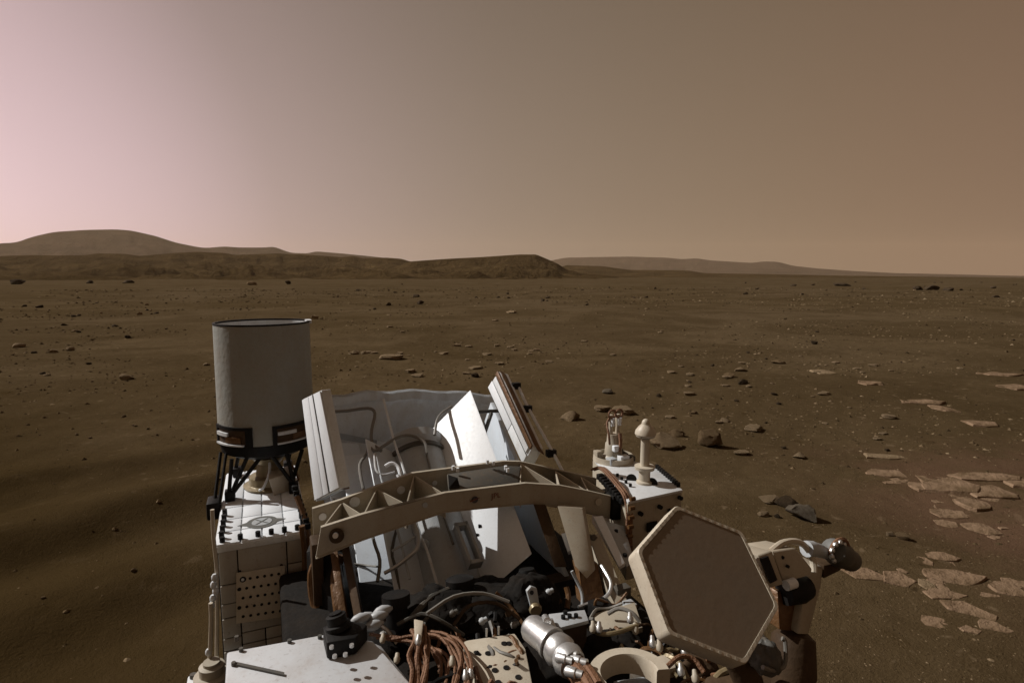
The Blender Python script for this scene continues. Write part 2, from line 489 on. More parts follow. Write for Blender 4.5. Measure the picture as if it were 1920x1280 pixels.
ridge('far_ridge', 'pale hazy ridge along the horizon at right', 7000, 1800, 1200,
      [(-1.05, 14.3), (2.10, 148.2), (5.24, 223.7), (7.83, 228.9), (11.40, 232.7), (14.89, 217.2), (16.35, 197.4), (17.55, 208.3), (18.75, 182.8), (22.44, 149.0), (23.33, 165.6), (24.64, 158.2), (25.74, 116.6), (27.64, 86.5), (30.47, 56.7), (33.51, 33.6), (37.02, 22.0), (40.85, 6.5), (44.82, -2.9), (50.95, 1.7)], HM_FAR, base=-25, rough=0.05, seed=11)
ridge('low_ridge', 'low dark swell in front of the pale far ridge at right', 1500, 500, 300,
      [(3.16, 2.0), (5.25, 30.6), (8.87, 27.7), (11.43, 18.1), (16.87, 16.4), (18.32, 9.8), (23.82, 7.0), (30.49, 3.2), (41.46, -1.1), (48.78, -1.6)], HM_NEAR, base=-3, rough=0.08, seed=5)
ridge('mesa_ridge', 'long low dark brown ridge along the left horizon', 1100, 780, 260,
      [(-51.70, 18.2), (-46.76, 25.4), (-43.07, 29.1), (-41.34, 30.6), (-39.51, 32.9), (-37.92, 32.8), (-36.07, 34.4), (-35.55, 37.1), (-33.59, 37.1), (-32.61, 34.1), (-29.99, 40.2), (-28.38, 42.5), (-26.32, 41.5), (-25.48, 38.2), (-21.95, 41.9), (-20.68, 40.4), (-19.66, 40.7), (-16.35, 36.6), (-15.28, 38.7), (-14.40, 35.0), (-12.16, 36.3), (-10.80, 34.5), (-9.63, 27.7), (-6.81, 21.9), (-3.16, 12.0), (0.00, 2.0)], HM_NEAR, base=-1.5, rough=0.22, cols=760, cap=0.13, seed=8)
ridge('knoll', 'brown knoll with a steep right flank near the middle of the horizon', 760, 440, 160,
      [(-13.45, 4.7), (-9.89, 21.1), (-6.28, 24.7), (-3.15, 26.9), (-0.79, 29.0), (0.79, 30.4), (2.36, 30.4), (3.15, 26.2), (4.46, 18.6), (5.35, 11.0), (6.82, 6.2), (10.43, 1.4)], HM_NEAR, base=-1.5, rough=0.2, cap=0.12, seed=21)

# ---------------------------------------------------------------- the rover
rover = bpy.data.objects.new('rover', None)
COL.objects.link(rover)
_A = R(23.6)
_ba, _bb = BASE
rover.location = (-math.sin(_A)*_ba + math.cos(_A)*_bb, math.cos(_A)*_ba + math.sin(_A)*_bb, 0)
rover.rotation_euler = (0, 0, _A)
tag(rover, 'dusty six-wheeled planetary rover seen from its mast over the rear deck', 'rover')

def bolts(bld, pts, r=0.008, h=0.012, n=8, up=(0, 0, 1)):
    for p in pts:
        bld.cyl(p, tuple(p[i]+up[i]*h for i in range(3)), r, n)
    return bld
def lerp(p, q, t): return tuple(p[i]+(q[i]-p[i])*t for i in range(3))
def add(p, v, k=1.0): return tuple(p[i]+v[i]*k for i in range(3))

# body and running gear (below the deck)
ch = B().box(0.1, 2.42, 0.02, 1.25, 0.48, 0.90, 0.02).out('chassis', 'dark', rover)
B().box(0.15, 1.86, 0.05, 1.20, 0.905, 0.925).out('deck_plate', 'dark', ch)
for bb, inn in ((-0.06, 1), (1.36, -1)):
    arm = B().tube([(0.35, bb+0.10*inn, 0.27), (0.9, bb+0.08*inn, 0.55), (1.35, bb+0.08*inn, 0.6), (1.75, bb+0.08*inn, 0.5), (2.0, bb+0.1*inn, 0.27)], 0.03, 8).out('rocker_arm', 'darkgrey', rover)
    for aa in (0.3, 1.15, 2.0):
        wb = B()
        nr = 24
        wb.lathe((aa, bb-0.12, 0.262), (aa, bb+0.12, 0.262), [(0, 0.235), (0.06, 0.25), (0.94, 0.25), (1, 0.235)], 32)
        for k in range(nr):
            an = 2*math.pi*k/nr
            c, s_ = math.cos(an), math.sin(an)
            p = (aa+0.249*c, bb-0.115, 0.262+0.249*s_)
            t1 = (-s_*0.008, 0, c*0.008)
            poly = [add(p, t1), add(p, t1, -1), add(add(p, t1, -1), (0.011*c, 0, 0.011*s_)), add(add(p, t1), (0.011*c, 0, 0.011*s_))]
            wb.slab(poly, (0, 0.23, 0))
        w = wb.out('wheel', 'darkgrey', rover, 30)
        B().cyl((aa, bb-0.14, 0.262), (aa, bb+0.14, 0.262), 0.05).out('hub', 'silver', w)
    B().cyl((1.15, bb+0.12*inn, 0.27), (1.15, bb+0.08*inn, 0.6), 0.03, 8).out('strut', 'darkgrey', arm)

# ---- electronics box at the rear with the radio antenna on it
A0, A1, B0, B1, ZT = 2.45, 3.34, -0.20, 0.135, 1.05
ebox = B().box(A0, A1, B0, B1, 0.45, ZT-0.012, 0.004).out('electronics_box', 'dark', rover)
# front face tiles
cols_ = [-0.197, -0.128, 0.055, 0.132]
rows_ = [[0.455, 0.60, 0.655, 0.74, 0.80, 0.88, 1.03], [0.455, 0.56, 0.615, 0.665, 1.03], [0.455, 0.60, 0.69, 0.80, 0.86, 0.92, 1.03]]
for c in range(3):
    for r_ in range(len(rows_[c])-1):
        g = 0.0022
        if c == 1 and r_ in (1, 2):
            for (x0, x1) in ((cols_[1], -0.04), (-0.04, cols_[2])):
                B().box(A0-0.010, A0-0.001, x0+g, x1-g, rows_[c][r_]+g, rows_[c][r_+1]-g, 0.002).out('tile', 'panel', ebox)
        else:
            B().box(A0-0.010+0.002*((c+r_) % 2), A0-0.001, cols_[c]+g, cols_[c+1]-g, rows_[c][r_]+g, rows_[c][r_+1]-g, 0.002).out('tile', 'panel', ebox)
# lid in panels with dark joints
lid = B().box(A0-0.014, A1+0.01, B0-0.008, B1+0.008, ZT-0.03, ZT-0.004, 0.003).out('lid', 'dusty_white', ebox)
la = [A0-0.012, 2.56, 2.69, 2.83, A1+0.008]; lb = [B0-0.006, -0.115, -0.035, 0.05, B1+0.006]
for i in range(4):
    for k in range(4):
        B().box(la[i]+0.004, la[i+1]-0.004, lb[k]+0.003, lb[k+1]-0.003, ZT-0.005, ZT+0.002, 0.001).out('lid_panel', 'white', lid)
hw = B()
bolts(hw, [(A0+0.012, b, ZT+0.001) for b in (-0.18, -0.115, -0.05, 0.0, 0.05, 0.10)], 0.010, 0.022)
bolts(hw, [(a, B0+0.016, ZT+0.001) for a in (2.50, 2.56, 2.62, 2.68, 2.74)], 0.010, 0.03)
bolts(hw, [(a, B1-0.012, ZT+0.001) for a in (2.5, 2.58, 2.66, 2.74)], 0.010, 0.03)
hw.out('lid_bolts', 'black', lid, kind='stuff')
sl = B()
sl.cyl((2.60, -0.035, ZT+0.0025), (2.60, -0.035, ZT+0.0045), 0.062, 32)
sl.slab([(2.60, -0.13, ZT+0.0022), (2.65, -0.035, ZT+0.0022), (2.60, 0.06, ZT+0.0022), (2.55, -0.035, ZT+0.0022)], (0, 0, 0.0018))
seal = sl.out('seal_emblem', 'seal', lid)
s2 = B()
s2.lathe((2.60, -0.035, ZT+0.0046), (2.60, -0.035, ZT+0.0062), [(0, 0.040), (1, 0.040)], 32)
s2.out('seal_disc', 'grey', seal)
s3 = B()
for sg in (-1, 1):
    s3.slab([(2.60-0.025, -0.035-0.022*sg-0.004, ZT+0.0064), (2.60-0.025, -0.035-0.022*sg+0.004, ZT+0.0064), (2.60+0.025, -0.035+0.022*sg+0.004, ZT+0.0064+0.0003*sg), (2.60+0.025, -0.035+0.022*sg-0.004, ZT+0.0064+0.0003*sg)], (0, 0, 0.001))
s3.out('seal_mark', 'seal', seal)
# perforated calibration plate on the front
fp = [(2.425, -0.135, 0.928), (2.425, 0.044, 0.922), (2.425, 0.044, 0.704), (2.425, -0.145, 0.719)]
plate = B().slab(fp, (0.010, 0, 0), 0.001).out('calibration_plate', 'beige', ebox)
dots = B()
def bil(u, v): return lerp(lerp(fp[0], fp[1], u), lerp(fp[3], fp[2], u), v)
for r_ in range(5):
    nn = 6 if r_ % 2 == 0 else 7
    for k in range(nn):
        u = (k+0.5)/nn*0.88+0.06 if nn == 6 else 0.06+k/6*0.88
        p = bil(u, 0.13+r_*0.185)
        big = 0.0075 if (nn == 7 and k in (0, 6)) else 0.0058
        if r_ == 0 and k == 0: big = 0.012
        dots.cyl(p, add(p, (-0.0015, 0, 0)), big, 12)
dots.out('plate_holes', 'black', plate, kind='stuff')
B().cyl(add(bil(0.13, 0.13), (-0.0017, 0, 0)), add(bil(0.13, 0.13), (-0.0035, 0, 0)), 0.006, 12).out('target_dot', 'white', plate)
st = B()
for p in fp: st.cyl(add(p, (0.01, 0.012 if p[1] < 0 else -0.012, 0)), add(p, (0.03, 0.012 if p[1] < 0 else -0.012, 0)), 0.006, 8)
st.out('standoffs', 'black', plate, kind='stuff')

# antenna canister
CA, CB_, CR = 3.10, 0.006, 0.2235
CZ0, CZ1 = 1.307, 1.874
can = B()
wall = [(0, CR), (0.5, CR*0.992), (1, CR*0.985), (1, CR*0.945), (0.02, CR*0.95)]
can.lathe((CA, CB_, CZ0), (CA, CB_, CZ1), wall, 64)
canister = can.out('antenna_canister', 'canister', rover, 35)
B().lathe((CA, CB_, CZ1-0.004), (CA, CB_, CZ1+0.004), [(0, CR*0.992), (1, CR*0.992), (1, CR*0.94), (0, CR*0.94), (0, CR*0.992)], 64, cap=False).out('rim', 'black', canister)
B().lathe((CA, CB_, CZ1-0.005), (CA, CB_, CZ1-0.14), [(0, CR*0.938), (1, CR*0.938)], 48, cap=False).out('liner', 'dusty_white', canister)
B().lathe((CA, CB_, CZ0-0.08), (CA, CB_, CZ0-0.005), [(0, CR*0.72), (0.35, CR*0.95), (1, CR*0.99), (1, CR*0.5), (0, CR*0.5)], 48).out('base_ring', 'black', canister)
def arcbox(bld, d0, d1, z0, z1, r0, r1, n=8):
    rings = []
    for k in range(n+1):
        t = R(d0+(d1-d0)*k/n); c, s_ = math.cos(t), math.sin(t)
        rings.append([L((CA+r*s_, CB_+r*c, z)) for r, z in ((r0, z0), (r1, z0), (r1, z1), (r0, z1))])
    bld.loft(rings)
for an in (-137, -55, 30, 120):          # framed clamp windows round the foot of the can
    fr = B(); ra, rb_ = CR*0.99, CR+0.008; zc = CZ0-0.006
    arcbox(fr, an-30, an+30, zc, zc+0.008, ra, rb_); arcbox(fr, an-30, an+30, zc+0.084, zc+0.098, ra, rb_)
    arcbox(fr, an-30, an-25, zc+0.008, zc+0.084, ra, rb_); arcbox(fr, an+22, an+30, zc+0.008, zc+0.084, ra, rb_)
    cl = fr.out('clamp', 'black', canister)
    w_ = B(); arcbox(w_, an-25, an+22, zc+0.008, zc+0.084, ra, CR+0.002); w_.out('clamp_recess', 'brown', cl)
    w_ = B(); arcbox(w_, an-24, an-2, zc+0.052, zc+0.068, CR, CR+0.012); arcbox(w_, an-25, an+20, zc+0.009, zc+0.016, CR, CR+0.014); w_.out('clamp_pad', 'dusty_white', cl)
    w_ = B(); arcbox(w_, an-6, an+16, zc+0.022, zc+0.050, CR, CR+0.008); w_.out('clamp_spring', 'foil', cl)
w_ = B(); arcbox(w_, -10, 14, CZ1-0.010, CZ1+0.006, CR*0.93, CR*1.03); w_.out('rim_tab', 'dusty_white', canister)
B().lathe((CA, CB_, CZ0-0.01), (CA, CB_, CZ0+0.03), [(0, CR*0.85), (1, CR*0.85)], 40).out('inner_drum', 'foil', canister)
ZR = CZ0-0.06
for (p, q) in (((2.92, -0.175, ZT+0.03), (2.94, -0.155, ZR)), ((2.94, -0.165, ZT+0.03), (2.93, -0.09, ZR)), ((2.91, -0.165, ZT+0.03), (2.96, -0.02, ZR)),
               ((2.92, 0.115, ZT+0.03), (2.93, 0.085, ZR)), ((2.92, 0.115, ZT+0.03), (2.91, 0.02, ZR)), ((2.94, 0.10, ZT+0.03), (2.97, 0.16, ZR)),
               ((3.28, -0.16, ZT+0.03), (3.26, -0.12, ZR)), ((3.28, 0.10, ZT+0.03), (3.26, 0.13, ZR))):
    B().tube([p, q], 0.0095, 8).out('strut', 'black', canister)
for (fa, fb) in ((2.93, -0.17), (2.92, 0.11), (3.28, -0.15), (3.28, 0.10)):
    B().box(fa-0.028, fa+0.028, fb-0.022, fb+0.022, ZT+0.003, ZT+0.05, 0.004).out('foot', 'black', canister)
B().tube([(2.90, -0.235, ZT+0.01), (3.02, -0.205, ZR+0.015)], 0.008, 8).out('strut', 'black', canister)
B().tube([(2.88, -0.215, ZT+0.01), (2.99, -0.18, ZR+0.015)], 0.007, 8).out('strut', 'black', canister)
B().box(2.84, 2.95, -0.265, -0.21, ZT-0.05, ZT+0.03, 0.008).out('foot', 'black', canister)
ped = B().lathe((CA-0.03, CB_, ZT+0.003), (CA-0.03, CB_, ZR+0.02), [(0, 0.12), (0.05, 0.125), (0.09, 0.10), (0.25, 0.095), (0.28, 0.065), (0.55, 0.055), (0.72, 0.085), (0.8, 0.05), (1, 0.04)], 28).out('pedestal', 'gold', canister)
B().tube([(CA-0.12, CB_+0.09, ZT+0.02), (CA-0.14, CB_+0.13, 1.10), (CA-0.07, CB_+0.09, 1.18), (CA-0.04, CB_+0.04, 1.26)], 0.006, 6).out('coax_cable', 'copper', ped)
B().tube([(CA-0.14, CB_-0.05, ZT+0.02), (CA-0.16, CB_-0.03, 1.09), (CA-0.12, CB_, 1.15), (CA-0.08, CB_, 1.22)], 0.006, 6).out('coax_cable', 'dusty_white', ped)
B().slab([(2.90, 0.02, ZT+0.003), (2.96, 0.115, ZT+0.003), (3.08, 0.115, ZT+0.003), (3.04, 0.02, ZT+0.003)], (-0.02, -0.02, 0.09), 0.003).out('gusset', 'beige', ped)

# cable run down the near corner of the box
run = B()
run.tube([(2.4, -0.203, 1.214), (2.4, -0.204, 1.096), (2.4, -0.2, 0.987), (2.4, -0.203, 0.901), (2.4, -0.209, 0.77), (2.4, -0.22, 0.594)], 0.0075, 8)
run.tube([(2.36, -0.224, 0.862), (2.36, -0.226, 0.786), (2.36, -0.24, 0.626)], 0.008, 8)
corner_run = run.out('corner_conduit', 'beige', rover)
kn = B()
for p in ((2.38, -0.208, 0.951), (2.38, -0.213, 0.922), (2.38, -0.207, 0.895), (2.38, -0.218, 0.869), (2.37, -0.222, 0.847), (2.36, -0.242, 0.666)):
    kn.lathe(add(p, (0, 0, -0.014)), add(p, (0, 0, 0.014)), [(0, 0.006), (0.3, 0.011), (0.7, 0.011), (1, 0.006)], 10)
kn.out('connector', 'dusty_white', corner_run, kind='stuff')
pb_ = (2.33, -0.231, 0.595)
jb = B().lathe(add(pb_, (0, 0, -0.03)), add(pb_, (0, 0, 0.05)), [(0, 0.065), (0.35, 0.065), (0.4, 0.045), (0.8, 0.045), (0.85, 0.03), (1, 0.03)], 20).out('pivot_joint', 'tan', corner_run)
B().box(pb_[0]-0.09, pb_[0]+0.07, pb_[1]-0.09, pb_[1]+0.09, pb_[2]-0.075, pb_[2]-0.03, 0.006).out('bracket', 'dusty_white', corner_run)
bolts(B(), [add(pb_, (da, db, -0.03)) for da in (-0.07, 0.05) for db in (-0.07, 0.07)], 0.012, 0.015).out('bracket_bolts', 'darkgrey', corner_run, kind='stuff')

# amber harness down the right edge of the box
hz = B()
hz.tube([(2.42, 0.116, 1.084), (2.42, 0.124, 0.956), (2.42, 0.116, 0.818), (2.42, 0.104, 0.608)], 0.013, 8)
hz.tube([(2.42, 0.143, 1.022), (2.42, 0.145, 0.905), (2.42, 0.128, 0.745), (2.42, 0.13, 0.577)], 0.010, 8)
hz.tube([(2.5, 0.104, 1.182), (2.46, 0.128, 1.112), (2.43, 0.14, 1.041), (2.43, 0.151, 0.946)], 0.012, 8)
hz.out('amber_harness', 'foil', rover)
hb = B()
for k in range(9):
    p = lerp((2.55, 0.101, 1.2), (2.43, 0.139, 1.076), k/8)
    hb.box(p[0]-0.01, p[0]+0.01, p[1]-0.012, p[1]+0.012, p[2]-0.012, p[2]+0.012, 0.003)
hb.out('cable_clamps', 'black', rover, kind='stuff')

# ---- front white equipment cover
wc = B()
wc.slab([(1.71, -0.13, 1.05), (1.684, 0.136, 1.05), (1.595, 0.257, 1.05), (1.30, 0.335, 1.05), (0.95, 0.30, 1.05), (0.95, -0.12, 1.05)], (0, 0, -0.12), 0.006)
cover = wc.out('equipment_cover', 'cover', rover)
sk = B()
sk.slab([(1.609, 0.244, 1.045), (1.606, 0.282, 1.02), (1.394, 0.325, 1.02), (1.1, 0.42, 0.95), (1.1, 0.33, 1.045), (1.30, 0.337, 1.045)], (0, 0.0, -0.10), 0.004)
sk.out('sloped_skirt', 'dusty_white', cover)
B().slab([(1.651, -0.113, 1.052), (1.546, 0.015, 1.052), (1.535, 0.014, 1.052), (1.639, -0.113, 1.052)], (0, 0, 0.004)).out('slot_strip', 'darkgrey', cover)
bolts(B(), [(1.638, -0.11, 1.05), (1.696, -0.093, 1.05), (1.682, 0.034, 1.05), (1.668, 0.116, 1.05)], 0.006, 0.010).out('cover_bolts', 'darkgrey', cover, kind='stuff')
bolts(B(), [(1.754, -0.106, 1.05)], 0.006, 0.014).out('stud', 'darkgrey', cover)
# hazard camera on the cover
hc = B()
hc.slab([(1.558, 0.125, 1.052), (1.549, 0.202, 1.052), (1.599, 0.243, 1.052), (1.661, 0.176, 1.052), (1.638, 0.123, 1.052)], (0, 0, 0.05), 0.005)
hazcam = hc.out('camera_housing', 'black', rover)
p1 = (1.615, 0.165, 1.098)
B().lathe(p1, add(p1, (0.012, -0.008, 0.045)), [(0, 0.036), (0.3, 0.036), (0.35, 0.028), (0.85, 0.028), (0.9, 0.018), (1, 0.018)], 20).out('lens_barrel', 'black', hazcam)
bolts(B(), [(1.49, 0.139, 1.098), (1.486, 0.166, 1.098), (1.518, 0.187, 1.098), (1.533, 0.136, 1.098)], 0.006, 0.008).out('screws', 'silver', hazcam, kind='stuff')
bl = B()
pw = (1.675, 0.27, 1.065)
for k in range(5):
    q = add(pw, (0.02*math.sin(k*2.1), 0.035*(k-2)/2, 0.01*math.cos(k*1.7)))
    bl.lathe(add(q, (0, -0.03, 0)), add(q, (0, 0.03, 0.005)), [(0, 0.004), (0.2, 0.013), (0.5, 0.017), (0.8, 0.012), (1, 0.004)], 9)
bl.out('crumpled_sleeve', 'grey', hazcam, 80)

# ---- radioisotope power source bay
# left fin wall: outer face towards the sun
tf, tn, bn, bf = (2.4, 0.211, 1.645), (2.24, 0.256, 1.284), (2.38, 0.171, 1.192), (2.56, 0.149, 1.582)
_wn = (Vector(tn)-Vector(tf)).cross(Vector(bf)-Vector(tf)).normalized()
if _wn.y > 0: _wn = -_wn
wall_in = tuple(-0.04*_wn)
lw = B().slab([tf, tn, bn, bf], wall_in, 0.003).out('heat_exchanger_wall', 'dusty_white', rover)
outn = tuple(0.006*_wn)
def strip(u0, u1, v0=0.01, v1=0.985):
    """strip of the left wall between two fractions of its height (0 = top edge)"""
    e = lambda u, v: lerp(lerp(tf, tn, v), lerp(bf, bn, v), u)
    return [e(u0, v0), e(u0, v1), e(u1, v1), e(u1, v0)]
for (u0, u1) in ((0.02, 0.36), (0.42, 0.62), (0.645, 0.98)):
    B().slab([add(p, outn, 0.2) for p in strip(u0, u1)], outn, 0.001).out('facing_sheet', 'white', lw)
B().slab([add(p, outn, 0.1) for p in strip(0.365, 0.405)], add(outn, (0, 0, 0), 0)).out('seam', 'black', lw)
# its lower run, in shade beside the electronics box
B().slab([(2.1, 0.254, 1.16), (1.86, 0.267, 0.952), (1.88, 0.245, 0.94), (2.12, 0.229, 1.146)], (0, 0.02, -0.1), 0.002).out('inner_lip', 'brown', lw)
B().slab([(2.41, 0.218, 1.636), (2.25, 0.27, 1.281), (2.25, 0.252, 1.279), (2.412, 0.206, 1.628)], (0.01, 0.02, -0.01)).out('edge_foil', 'foil', lw)
B().slab([(2.1, 0.218, 1.116), (1.9, 0.223, 0.939), (1.9, 0.199, 0.936), (2.11, 0.193, 1.106)], (0, 0.012, -0.05), 0.002).out('lower_foil', 'foil', lw)
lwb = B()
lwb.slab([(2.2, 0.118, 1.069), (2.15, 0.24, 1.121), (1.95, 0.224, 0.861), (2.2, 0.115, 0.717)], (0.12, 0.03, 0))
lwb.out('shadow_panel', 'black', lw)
for pts in (((2.1, 0.232, 1.082), (2.08, 0.205, 1.015), (2, 0.201, 0.957), (1.95, 0.207, 0.875)), ((2.15, 0.162, 1.073), (2.15, 0.131, 1.007), (2.12, 0.134, 0.907), (2.05, 0.166, 0.836))):
    B().tube(list(pts), 0.016, 8).out('amber_hose', 'foil', lw)
# right wall
rf0, rf1, rn1, rn0 = Q(0.985, 1.035, 0.055), Q(0.985, 1.062, 0.165), Q(0.53, 1.078, 0.155), Q(0.51, 1.052, 0.055)
rw = B().slab([rf0, rf1, rn1, rn0], (0, 0.05, -0.015), 0.003).out('heat_exchanger_wall', 'dusty_white', rover)
def rst(u0, u1, v0=0.01, v1=0.99):
    e = lambda u, v: lerp(lerp(rf0, rn0, v), lerp(rf1, rn1, v), u)
    return [e(u0, v0), e(u0, v1), e(u1, v1), e(u1, v0)]
rout = (-0.001, -0.006, 0.004)
B().slab([add(p, rout, 0.3) for p in rst(0.0, 0.42, 0.01, 0.60)], rout, 0.001).out('facing_sheet', 'white', rw)
B().slab([add(p, rout, 0.3) for p in rst(0.46, 0.74, 0.02, 0.97)], rout, 0.001).out('facing_sheet', 'dusty_white', rw)
B().slab([add(p, rout, 0.3) for p in rst(0.0, 0.42, 0.61, 1.0)], rout, 0.001).out('facing_sheet', 'dusty_white', rw)
B().slab([add(p, rout, 0.3) for p in rst(0.78, 0.99, 0.0, 1.0)], rout, 0.001).out('edge_foil', 'foil', rw)
B().slab([Q(0.95, 1.05, -0.02), Q(0.0, 1.07, -0.02), Q(0.0, 1.07, -0.38), Q(0.95, 1.05, -0.38)], (0, 0.02, 0), 0.001).out('bay_side_sheet', 'bay', rw)
B().slab([Q(0.99, 1.066, 0.172), Q(0.97, 1.095, 0.16), Q(0.51, 1.11, 0.15), Q(0.53, 1.082, 0.16)], (0.0, 0.02, -0.03), 0.001).out('outer_flange', 'foil', rw)
# thin conduit outside the right wall
cd = B().tube([(2.54, 1.141, 1.569), (2.44, 1.149, 1.48), (2.29, 1.182, 1.337), (2.22, 1.223, 1.22)], 0.0075, 8)
conduit = cd.out('side_conduit', 'white', rover)
for q in ((2.54, 1.138, 1.569), (2.44, 1.152, 1.475), (2.27, 1.194, 1.301)):
    B().box(q[0]-0.016, q[0]+0.016, q[1]-0.03, q[1]+0.014, q[2]-0.018, q[2]+0.014, 0.003).out('conduit_clamp', 'black', conduit)
# pointed brown stiffener below the arch
B().slab([(1.98, 1.065, 1.178), (1.97, 1.177, 1.154), (1.72, 1.076, 1.022), (1.7, 1.037, 1.015), (1.74, 1.011, 1.05)], (0.03, 0.03, -0.01), 0.002).out('stiffener', 'tan', rw)
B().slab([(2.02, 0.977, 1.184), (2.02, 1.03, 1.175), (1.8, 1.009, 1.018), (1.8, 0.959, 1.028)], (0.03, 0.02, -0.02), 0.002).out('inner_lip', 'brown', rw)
B().slab([(1.92, 1.051, 1.089), (1.92, 1.075, 1.089), (1.86, 1.068, 1.046), (1.86, 1.047, 1.042)], (0.01, 0.01, -0.02), 0.001).out('sunlit_tab', 'white', rw)
# back panel of thermal cloth
def crease(u, v):
    return Vector((0, 0.006*math.sin(u*31)+0.004*math.sin(u*77+v*9), 0.005*math.sin(u*23+2)+0.028*math.sin(math.pi*u)*(1-v)))
bk = B().quadgrid(Q(1.215, 0.245, -0.16), Q(1.125, 1.15, -0.16), Q(1.02, 1.12, -0.42), Q(1.10, 0.25, -0.42), 60, 14, crease)
back = bk.out('rear_thermal_blanket', 'cloth', rover, 60)
hem = B().quadgrid(Q(1.200, 0.245, -0.155), Q(1.11, 1.15, -0.155), Q(1.095, 1.15, -0.20), Q(1.185, 0.245, -0.20), 60, 4, lambda u, v: crease(u, 0)+Vector((0, -0.02, 0.0)))
hem.out('blanket_hem', 'cloth', back, 60)
B().quadgrid(Q(1.06, 0.26, -0.24), Q(1.03, 0.52, -0.33), Q(1.02, 0.52, -0.36), Q(1.05, 0.26, -0.28), 12, 2).out('web_strap', 'grey', back)
B().quadgrid(Q(1.00, 0.80, -0.32), Q(1.03, 1.05, -0.24), Q(1.02, 1.05, -0.28), Q(0.99, 0.80, -0.36), 12, 2).out('web_strap', 'grey', back)
# bay floor sheets
fl = B().slab([Q(1.10, 0.235, -0.40), Q(1.08, 1.12, -0.40), Q(0.03, 1.06, -0.33), Q(0.03, 0.235, -0.33)], (0.02, 0, -0.02)).out('bay_floor', 'bay', rover)
for (s0, s1, b0, b1) in ((0.04, 0.30, 0.25, 0.42), (0.305, 0.64, 0.25, 0.42), (0.645, 1.0, 0.25, 0.42)):
    B().slab([Q(s1-0.004, b0, -0.245), Q(s1-0.004, b1, -0.30), Q(s0, b1, -0.30), Q(s0, b0, -0.245)], (0.005, 0, -0.006), 0.001).out('floor_sheet', 'bay', fl)
# generator housing and fins
gb = 0.645
gen = B().lathe(Q(0.06, gb, -0.16), Q(0.86, gb, -0.16), [(0, 0.10), (0.02, 0.135), (0.9, 0.135), (0.92, 0.15), (0.97, 0.15), (0.975, 0.12), (1, 0.11)], 36).out('generator_housing', 'grey', rover)
for s_ in (0.80, 0.74):
    B().lathe(Q(s_, gb, -0.16), Q(s_+0.02, gb, -0.16), [(0, 0.137), (0, 0.147), (1, 0.147), (1, 0.137)], 36).out('clamp_band', 'darkgrey', gen)
def fin(b0, n0, b1, n1, s0, s1, mat='white', cut=0.0):
    o = B().slab([Q(s0, b0, n0), Q(s1-cut, b0, n0), Q(s1, b1, n1), Q(s0+0.06, b1, n1)], (0.0, 0.004, 0.003), 0.0008).out('radiator_fin', mat, gen)
    return o
fr_ = fin(0.715, -0.11, 0.925, 0.065, 0.03, 0.965, 'white', 0.10)
fin(0.575, -0.12, 0.40, -0.015, 0.04, 0.80, 'bay', 0.05)
fin(0.785, -0.18, 0.97, -0.19, 0.04, 0.86, 'bay', 0.02)
fin(0.51, -0.18, 0.31, -0.20, 0.04, 0.86, 'bay', 0.02)
fin(0.74, -0.25, 0.86, -0.32, 0.04, 0.86, 'dusty_white')
fin(0.55, -0.25, 0.43, -0.32, 0.04, 0.86, 'dusty_white')
bolts(B(), [Q(0.30, 0.80, -0.045), Q(0.27, 0.785, -0.06)], 0.007, 0.012).out('fin_bolts', 'black', fr_, kind='stuff')
# small channel bracket clamped to the fin
chb = B()
for (x0, x1) in ((0.675, 0.687), (0.72, 0.73)):
    chb.slab([Q(0.30, x0, -0.02), Q(0.30, x1, -0.02), Q(0.12, x1+0.015, -0.02), Q(0.12, x0+0.015, -0.02)], (-0.03, 0, 0.04), 0.001)
chb.slab([Q(0.30, 0.675, -0.02), Q(0.30, 0.73, -0.02), Q(0.285, 0.73, -0.02), Q(0.285, 0.675, -0.02)], (-0.03, 0, 0.04), 0.001)
chb.slab([Q(0.135, 0.69, -0.02), Q(0.135, 0.745, -0.02), Q(0.12, 0.745, -0.02), Q(0.12, 0.69, -0.02)], (-0.03, 0, 0.04), 0.001)
chb.out('channel_bracket', 'grey', gen)
def QP(pts, r, mat, name='coolant_pipe', par=None, n=8):
    return B().tube([Q(*p) for p in pts], r, n).out(name, mat, par or gen)
QP([(1.010, 0.259, -0.050), (1.006, 0.350, -0.050), (1.010, 0.449, -0.050), (0.982, 0.478, -0.060), (0.888, 0.448, -0.060), (0.803, 0.436, -0.050), (0.739, 0.464, -0.030)], 0.0075, 'wire')
QP([(0.792, 0.415, -0.040), (0.736, 0.432, -0.020), (0.743, 0.474, 0.000), (0.779, 0.540, 0.000), (0.783, 0.601, 0.000), (0.738, 0.654, 0.000), (0.672, 0.651, 0.000)], 0.007, 'wire')
QP([(0.790, 0.418, -0.030), (0.733, 0.400, -0.030), (0.682, 0.363, -0.030), (0.593, 0.356, -0.020), (0.463, 0.363, -0.020), (0.320, 0.361, -0.020), (0.229, 0.371, -0.020), (0.149, 0.349, -0.020)], 0.007, 'wire')
QP([(0.707, 0.426, 0.000), (0.623, 0.419, 0.000), (0.592, 0.443, 0.000), (0.597, 0.494, 0.000)], 0.005, 'dusty_white')
QP([(1.033, 0.523, -0.020), (0.751, 0.522, 0.000), (0.570, 0.533, 0.010), (0.315, 0.531, 0.010), (0.220, 0.546, 0.010), (0.082, 0.556, 0.000)], 0.0055, 'dusty_white', 'guide_rod')
QP([(0.619, 0.455, 0.020), (0.624, 0.482, 0.030), (0.604, 0.503, 0.030), (0.571, 0.508, 0.030), (0.540, 0.508, 0.020)], 0.008, 'white')
